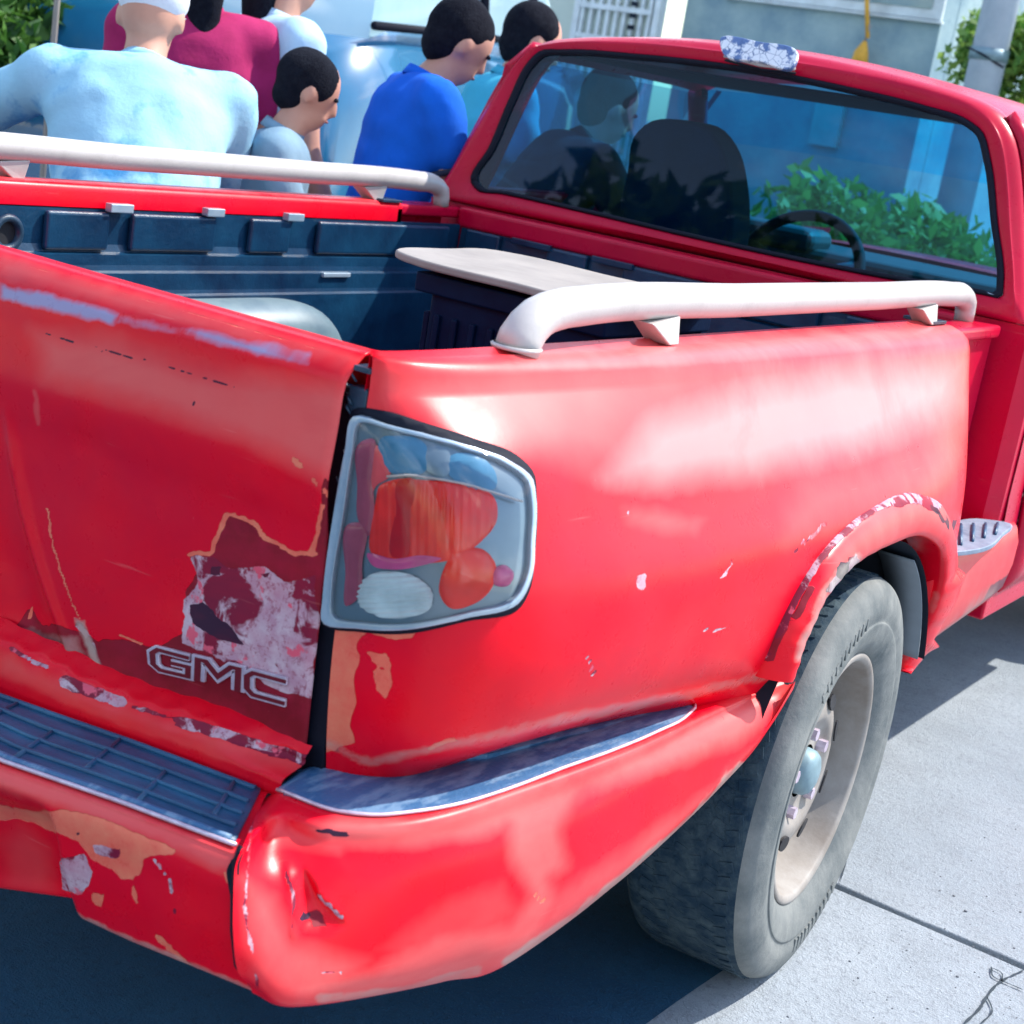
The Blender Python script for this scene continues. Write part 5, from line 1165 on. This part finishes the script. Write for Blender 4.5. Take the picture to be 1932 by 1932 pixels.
def person_at(loc, rz, label, shirt, H=1.7, lean=0, turn=0, arms=((.25, .15), (.25, .15)), cap=None, hair='short', trousers=None, sleeve=.55, elbow=((.0, .35), (.0, .35)), trim=None, headtilt=0, head_turn=0, build=1.0, tw=None):
    """local frame: faces +Y. lean = forward bend (rad) at the hips; arms = (forward, out) angles of upper arm per side (L,R)"""
    t = empty('person', loc, label, 'person', rz=rz); k = H/1.7; w = build
    bm = bmesh.new(); sb = bmesh.new(); tr = bmesh.new(); hb = bmesh.new()
    hip = np.array([0, 0, .92*k]); R_ = np.array(Matrix.Rotation(-lean, 3, 'X'))
    def up_(x, y, z): return hip+R_ @ (np.array([x, y, z])*k)
    neck = up_(0, .0, .50); hc0 = up_(0, .03, .68)
    hR = Matrix.Rotation(head_turn, 3, 'Z') @ Matrix.Rotation(-(lean*.45+headtilt), 3, 'X')
    hcn = neck+np.array(hR @ Vector((0, .015, .145)))*k
    # torso
    for rr_, bb, ex in ((1.0, bm, 0), (1.0, sb, .020)):
        for zz, rx, ry in ((-.06, .165, .120), (.0, .162, .118), (.07, .155, .112), (.14, .150, .108), (.21, .152, .108), (.28, .160, .110), (.35, .168, .110), (.42, .165, .100)):
            ellip(bb, up_(0, -.004, zz), ((rx*w+ex)*k, (ry*w+ex)*k, .10*k), Matrix.Rotation(-lean, 3, 'X'))
        capsule(bb, up_(-.125*w, -.005, .445), up_(.125*w, -.005, .445), (.062+ex)*k, (.062+ex)*k)
    capsule(bm, up_(0, -.005, .48), hcn+[0, 0, -.03*k], .056*k, .052*k)
    # head
    ellip(bm, hcn+np.array(hR @ Vector((0, -.005, .02)))*k, (.074*k, .092*k, .098*k), hR); ellip(bm, hcn+np.array(hR @ Vector((0, .025, -.045)))*k, (.052*k, .060*k, .066*k), hR)
    capsule(bm, hcn+np.array(hR @ Vector((0, .082, .015)))*k, hcn+np.array(hR @ Vector((0, .094, -.022)))*k, .009*k, .013*k)
    for s_ in (-1, 1): ellip(bm, hcn+np.array(hR @ Vector((s_*.077, -.005, -.005)))*k, (.010*k, .020*k, .032*k), hR)
    for s_ in (-1, 1): ellip(bm, hcn+np.array(hR @ Vector((s_*.028, .080, -.052)))*k*1, (.012*k, .008*k, .006*k), hR)
    # hair
    if hair:
        ellip(hb, hcn+np.array(hR @ Vector((0, -.022, .034)))*k, (.086*k, .098*k, .094*k), hR); ellip(hb, hcn+np.array(hR @ Vector((0, -.045, -.015)))*k, (.070*k, .062*k, .075*k), hR)
        if hair == 'long': capsule(hb, hcn+np.array(hR @ Vector((0, -.07, .0)))*k, hcn+np.array(hR @ Vector((0, -.09, -.30)))*k, .06*k, .03*k)
    # arms
    for i, s_ in enumerate((-1, 1)):
        sh = up_(s_*.175*w, -.005, .455); fw, ot = arms[i]; d = np.array([s_*math.sin(ot), math.sin(fw)*math.cos(ot), -math.cos(fw)*math.cos(ot)]); el = sh+d*.29*k
        ef, eo = elbow[i]; f2 = fw+eo; d2 = np.array([s_*math.sin(ot)*(1-ef)-s_*ef*.5, math.sin(f2), -math.cos(f2)]); d2 /= np.linalg.norm(d2); wr = el+d2*.25*k
        capsule(bm, sh, el, .050*k, .040*k); capsule(bm, el, wr, .040*k, .027*k)
        if sleeve > 1: capsule(sb, sh, el, .064*k*w, .055*k); capsule(sb, el, el+d2*.25*k*(sleeve-1), .053*k, .042*k)
        else:
            capsule(sb, sh, sh+d*.29*k*sleeve, .066*k*w, .062*k)
            if trim:
                e_ = sh+d*(.29*k*sleeve+.05*k); V, F = tube([e_-d*.012, e_+d*.002], .064*k, 20); mesh('sleeve_trim', V, F, trim, t)
        # hand: palm, four fingers, thumb
        side_ = np.cross(d2, [0, 1, 0]); side_ = side_/np.linalg.norm(side_); pal = wr+d2*.045*k; fwd = np.cross(side_, d2)
        capsule(bm, wr, wr+d2*.07*k, .024*k, .030*k)
        for f_ in range(4):
            b_ = wr+d2*.085*k+side_*(f_-1.5)*.019*k; L_ = (.066, .076, .072, .058)[f_]*k; m1 = b_+d2*L_*.55+fwd*.006; capsule(bm, b_, m1, .0092*k, .0086*k, 8); capsule(bm, m1, m1+d2*L_*.4+fwd*.016, .0086*k, .0074*k, 8)
        th = wr+d2*.03*k+side_*(-s_)*.028*k; capsule(bm, th, th+(d2*.7+side_*(-s_)*.5+fwd*.3)*.055*k, .011*k, .0085*k, 8)
    # legs
    for s_ in (-1, 1):
        hp = hip+[s_*.09*k, 0, -.03*k]; kn = np.array([s_*.11*k, .05, .48*k]); an = np.array([s_*.12*k, -.02, .085*k])
        capsule(bm, hp, kn, .075*k, .050*k); capsule(bm, kn, an, .048*k, .034*k)
        capsule(tr, hp, kn, .098*k*w, .068*k); capsule(tr, kn, an+[0, 0, .03], .066*k, .056*k)
        sh_ = bmesh.new(); ellip(sh_, an+np.array([0, .055*k, -.045*k]), (.05*k, .135*k, .045*k)); bmobj('shoe', sh_, M['gap'], t, True)
    ellip(tr, hip+[0, 0, -.02], (.18*w*k, .13*w*k, .12*k))
    fused('body', bm, SKIN, t, .0085, 5); fused('trousers', tr, trousers or M['jeans'], t, .014, 6, .02)
    s1 = fused('shirt', sb, shirt, t, .012, 22, .020)
    if hair: fused('hair', hb, HAIR, t, .008, 3, .016)
    if cap:
        cb = bmesh.new(); ellip(cb, hcn+np.array(hR @ Vector((0, -.012, .055)))*k, (.090*k, .106*k, .082*k), hR)
        ellip(cb, hcn+np.array(hR @ Vector((0, .12, .05)))*k, (.062*k, .07*k, .010*k), hR); fused('cap', cb, cap, t, .008, 3)
    # seams: yoke across the shoulders and hem
    for zz, rx, ry in ((-.10, .168, .122),):
        pp_ = [up_((rx*w+.020)*math.cos(t_), -.004+(ry*w+.020)*math.sin(t_), zz) for t_ in np.linspace(0, 2*math.pi, 40)]
        mesh('seam', *tube(pp_, .0030, 6, False), shirt, t)
    # eyes, brows and mouth
    for s_ in (-1, 1):
        eb = bmesh.new(); ellip(eb, hcn+np.array(hR @ Vector((s_*.031, .079, .018)))*k, (.012*k, .008*k, .007*k), hR); bmobj('eye', eb, M['gap'], t, True)
    mb = bmesh.new(); ellip(mb, hcn+np.array(hR @ Vector((0, .083, -.052)))*k, (.022*k, .008*k, .005*k), hR); bmobj('mouth', mb, simple('lips', (.30, .09, .08), .5), t, True)
    # collar
    V, F = tube([up_(0, -.004, .495), up_(0, .004, .525)], [.072*k, .064*k], 20, False) if False else tube([up_(0, -.004, .495), up_(0, .004, .525)], np.array([.072*k, .064*k]), 20, False); mesh('collar', V, F, shirt, t, solid=.004)
    return t
def cloth(name, c, c2): return simple(name, c, .85, spec=.2, scale=7, col2=c2, bmp=.0015, bscale=60, thr=(.35, .7))
LB = simple('pale_blue_cloth', (.32, .58, .74), .85, spec=.2, scale=3.6, col2=(.07, .30, .58), bmp=.003, bscale=22, thr=(.50, .60)); WB = cloth('white_blue_cloth', (.50, .70, .88), (.40, .62, .84)); PB = cloth('blue_polo', (.005, .13, .68), (.005, .10, .55)); GY = cloth('grey_tee', (.22, .34, .44), (.17, .27, .36)); TQ = cloth('turquoise_tee', (.05, .42, .60), (.05, .35, .5)); RDc = cloth('crimson_top', (.42, .02, .12), (.30, .015, .08)); DK = cloth('dark_shirt', (.012, .02, .04), (.02, .04, .07))
CAPW = cloth('white_cap', (.75, .78, .82), (.65, .7, .78))
TRIM = simple('dark_trim', (.01, .015, .05), .8)
def gpos(px_, py_, t): q = far(px_, py_, t); return (q[0], q[1], 0.)
LEFTV = math.radians(32)    # heading straight away from the camera
person((285, 34, 3.85), LEFTV+.35, 'person in a pale blue long-sleeved shirt and white cap bent over beside the bed', LB, lean=.62, arms=((.9, .62), (.5, .12)), cap=CAPW, hair=None, sleeve=1.9, elbow=((.0, .3), (0, .5)), head_turn=-.3, build=1.24)
person((548, -55, 4.6), LEFTV-1.0, 'tall person in a white-blue shirt with long dark hair, standing behind the boy', WB, lean=.03, arms=((.1, .1), (.15, .1)), hair='long', sleeve=.62, elbow=((0, .25), (0, .3)), build=1.1)
person((385, -75, 4.4), LEFTV+.4, 'person in a crimson top half hidden behind the pale blue shirt', RDc, arms=((.1, .12), (.1, .12)), hair='long', sleeve=.6)
person((583, 175, 3.95), LEFTV-1.9+.5, 'boy in a grey T-shirt looking down over the far bed rail', GY, lean=.10, headtilt=.3, arms=((.3, .1), (.3, .1)), head_turn=.1, build=.9)
person((868, 84, 4.25), LEFTV-1.2, 'man in a bright blue polo shirt stooping with his head bowed, beside the cab corner', PB, lean=.12, headtilt=.45, arms=((.25, .1), (.35, .10)), sleeve=.48, trim=TRIM, elbow=((0, .45), (0, .30)), build=1.1)
person((1005, 82, 5.1), LEFTV-1.3, 'person in a turquoise T-shirt mostly hidden behind the left cab pillar', TQ, lean=.22, headtilt=.2, arms=((.3, .1), (.3, .1)), build=1.1)
person((1150, 205, 4.7), LEFTV-1.2, 'person in a dark shirt leaning at the driver door, seen through the glass', DK, lean=.55, arms=((.6, .3), (.6, .3)), sleeve=1.7, headtilt=.1, build=1.15)
